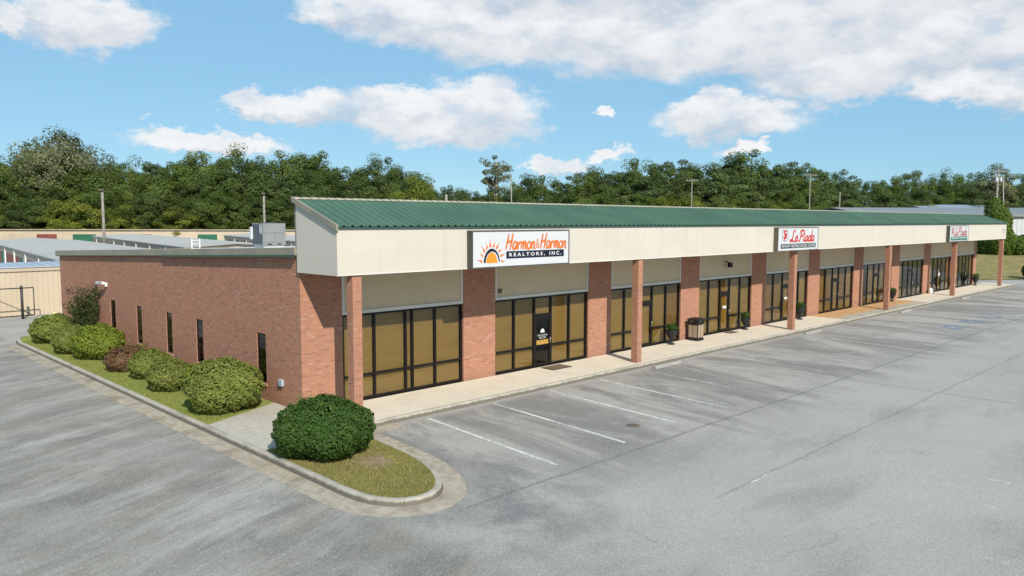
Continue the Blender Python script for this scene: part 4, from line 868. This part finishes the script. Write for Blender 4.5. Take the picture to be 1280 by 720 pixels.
# ------------------------------------------------------------------ trees
def tree_proto(kind, seed, H_, Rr, mat_, nclump, nleaf, leaf, z0, rc, bark='bark', round_=1.0):
    """crown of leaf clumps carried on limbs; returns (crown mesh, trunk mesh)"""
    r = np.random.default_rng(seed); cl = []
    hz = (H_-z0)/2; zc = z0+hz
    while len(cl) < nclump:
        p = r.uniform(-1, 1, 3)
        if kind == 'pine':
            lim = (1-max(0, p[2])**1.5)*(.55+.45*min(1, (p[2]+1)*1.1))
            if math.hypot(p[0], p[1]) > lim: continue
        else:
            if np.linalg.norm(p*np.array([1, 1, round_])) > 1 or np.linalg.norm(p) < .35: continue
        cl.append((p[0]*Rr*(1+.15*math.sin(seed+len(cl))), p[1]*Rr, zc+p[2]*hz*.92, rc*r.uniform(.65, 1.3), r.uniform(0, 1)))
    cl = np.array(cl); per = nleaf//nclump; P = []; N = []; T = []
    for c in cl:
        d = r.normal(size=(per, 3)); d /= np.linalg.norm(d, axis=1, keepdims=True)
        rad = c[3]*(r.uniform(.25, 1.05, per)**.5)
        P.append(c[:3]+d*rad[:, None]*np.array([1, 1, .85 if kind != 'pine' else .6])); out = (c[:3]-np.array([0, 0, zc]))/np.array([Rr, Rr, hz]); N.append(d*.6+out*.8+r.normal(0, .35, (per, 3))+np.array([0, 0, .35])); T.append(np.clip(c[4]*.65+r.uniform(0, .35, per), 0, 1))
    P = np.concatenate(P); N = np.concatenate(N); T = np.concatenate(T); L_ = leaf*r.uniform(.6, 1.4, len(P))
    me = leafmesh('crown', P, N, L_, L_*.7, T, mat_)
    b = MB(); br = .011*H_+.06; top = H_*(.9 if kind == 'pine' else .72); jx, jy = r.normal(0, .02*H_, 2)
    seg = [(0, 0, -.3), (jx*.4, jy*.4, top*.35), (jx*.8, jy*.8, top*.7), (jx, jy, top)]
    for k in range(3): b.tube(seg[k], seg[k+1], br*(1-.28*k), br*(1-.28*(k+1)), 8)
    for c in cl[::max(1, len(cl)//22)]:
        zz = max(z0*.6, min(top*.98, c[2]-abs(r.normal(0, .12*H_))-.04*H_)); q = zz/top; b.tube((jx*q, jy*q, zz), tuple(c[:3]), br*.35*(1-.5*q), .03, 5)
    return me, b.mesh('trunk'), M[bark]
PRO = []
for k in range(4): PRO.append(('t0', 'broad mid green tree', tree_proto('oak', 20+k, 20, 5.2+.4*k, 't0', 64, 12000, .37, 2.6, 1.65)))
for k in range(3): PRO.append(('t1', 'dark dense oak', tree_proto('oak', 40+k, 20, 4.8+.5*k, 't1', 60, 12000, .36, 3.0, 1.6, round_=.9)))
for k in range(3): PRO.append(('t2', 'tall pine', tree_proto('pine', 60+k, 20, 3.6+.3*k, 't2', 60, 10000, .34, 5.0, 1.25)))
for k in range(2): PRO.append(('t3', 'yellow green tree', tree_proto('oak', 80+k, 20, 6.5, 't3', 54, 10000, .40, 1.2, 1.9)))
NTREE = [0]
def place(pi, px, d_, top_py, label, group, base=0., wide=1., ztop=None, single=None, rot=None):
    name, _, (cm, tm, bk) = PRO[pi]; H_ = (z_at(top_py, d_) if ztop is None else ztop)-base; s_ = H_/20
    x, y = at_depth(px, d_); e = empty({'t2': 'pine_tree'}.get(name, 'tree'), (x, y, base), rot if rot is not None else RNG.uniform(0, 6.28), label, 'tree', group)
    w_ = wide*max(.62, s_)/s_; e.scale = (s_*w_, s_*w_, s_)
    link('crown', cm, None, e); link('trunk', tm, bk, e); NTREE[0] += 1; return e
PX = [-260, -150, -60, 0, 40, 70, 110, 130, 160, 200, 260, 300, 330, 390, 440, 470, 510, 540, 560, 600, 640, 665, 700, 730, 770, 800, 850, 900, 940, 980, 1010, 1050, 1090, 1110, 1130, 1180, 1205, 1235, 1260, 1300, 1450, 1600]
PY = [185, 190, 185, 190, 182, 178, 182, 190, 200, 190, 182, 178, 186, 184, 202, 188, 206, 220, 232, 232, 226, 213, 214, 205, 198, 193, 194, 190, 190, 194, 201, 211, 219, 222, 216, 214, 218, 214, 214, 213, 205, 205]
prof_ = lambda px: float(np.interp(px, PX, PY)) + (4 if px < 480 else 1); rt = random.Random(3)
dep = lambda px: float(np.interp(px, [-300, 350, 550, 900, 1050, 1150, 1600], [186, 186, 200, 190, 215, 250, 255]))
G1, G2, G3 = 'woods behind the storage rows', 'woods beyond the green canopy roof', 'woods behind the warehouse'
MARKS = [(-150, 'past the tall pale grey tree'), (72, 'around the tall pale grey tree'), (131, 'behind the lamp pole by the storage roof'), (225, 'between the two lamp poles'), (331, 'behind the lamp pole by the rooftop unit'), (430, 'between rooftop unit and yellow tree'), (513, 'around the bright yellow green tree'), (620, 'around the tall sparse pine'), (745, 'between sparse pine and crossarm poles'), (863, 'behind the slim crossarm pole'), (937, 'between the two crossarm poles'), (1010, 'behind the pole above the red script sign'), (1085, 'around the small blue shed'), (1170, 'behind the grey warehouse roof'), (1242, 'behind the transformer pole'), (1400, 'past the transformer pole')]
def lab(pi, px, row):
    kind = PRO[pi][1]; where = min(MARKS, key=lambda m: abs(m[0]-px))[1]
    t = f'{kind} {["low in", "amid", "topping"][row]} the woods {where}'
    return t, t
px = -250.
while px < 1560:                                        # back row follows the skyline
    pine = 640 < px < 1060 or rt.random() < .25; pi = rt.choice([7, 8, 9, 9, 1]) if pine else rt.choice([0, 1, 2, 3, 4, 5, 6])
    d_ = dep(px)+rt.uniform(6, 16); l, g_ = lab(pi, px, 2); place(pi, px, d_, prof_(px)+rt.uniform(-7, 6), l, g_, wide=rt.uniform(.85, 1.1)); px += rt.uniform(15, 23)
px = -255.
while px < 1560:                                        # middle row, lower and mixed
    pi = rt.choice([0, 1, 2, 3, 4, 5, 6, 7, 8]) if px < 620 else rt.choice([0, 4, 7, 8, 9, 7, 8, 9]); d_ = dep(px)-rt.uniform(2, 8); l, g_ = lab(pi, px, 1); t0 = prof_(px)
    place(pi, px, d_, t0+(272-t0)*rt.uniform(.16, .36), l, g_, wide=rt.uniform(1.0, 1.25)); px += rt.uniform(17, 27)
px = -260.
while px < 1560:                                        # front edge, bushy to the ground
    pi = rt.choice([0, 1, 3, 4, 6, 10, 11]) if px < 620 else rt.choice([0, 1, 2, 3, 5, 10, 0, 11]); d_ = dep(px)-rt.uniform(10, 15); l, g_ = lab(pi, px, 0); t0 = prof_(px)
    place(pi, px, d_, t0+(276-t0)*rt.uniform(.48, .78), l, g_, wide=rt.uniform(1.15, 1.5)); px += rt.uniform(17, 28)
PRO.append(('t4', 'pale', tree_proto('oak', 101, 20, 5.4, 't4', 46, 8000, .36, 7, 1.7, 'palebark')))
place(len(PRO)-1, 72, 182, 158, 'tall pale grey green tree standing above the left end of the woods', None, wide=1.0)
place(len(PRO)-1, 100, 186, 166, 'lower pale grey green tree beside the tall pale one', None, wide=.9)
PRO.append(('t2', 'sparse', tree_proto('pine', 117, 20, 3.9, 't4', 30, 2600, .36, 11.0, 1.1, 'palebark')))
place(len(PRO)-1, 620, 196, 187, 'tall sparse see-through pine above the dip in the woods', None, wide=.95)
PRO.append(('t2', 'far', tree_proto('pine', 131, 20, 4.6, 't4', 40, 6000, .36, 7.0, 1.4)))
place(len(PRO)-1, 1237, 246, 199, 'tall grey green pine above the transformer pole', None, wide=1.1)
place(10, 513, 178, 214, 'bright yellow green tree beside the dip in the woods', None, wide=1.15)
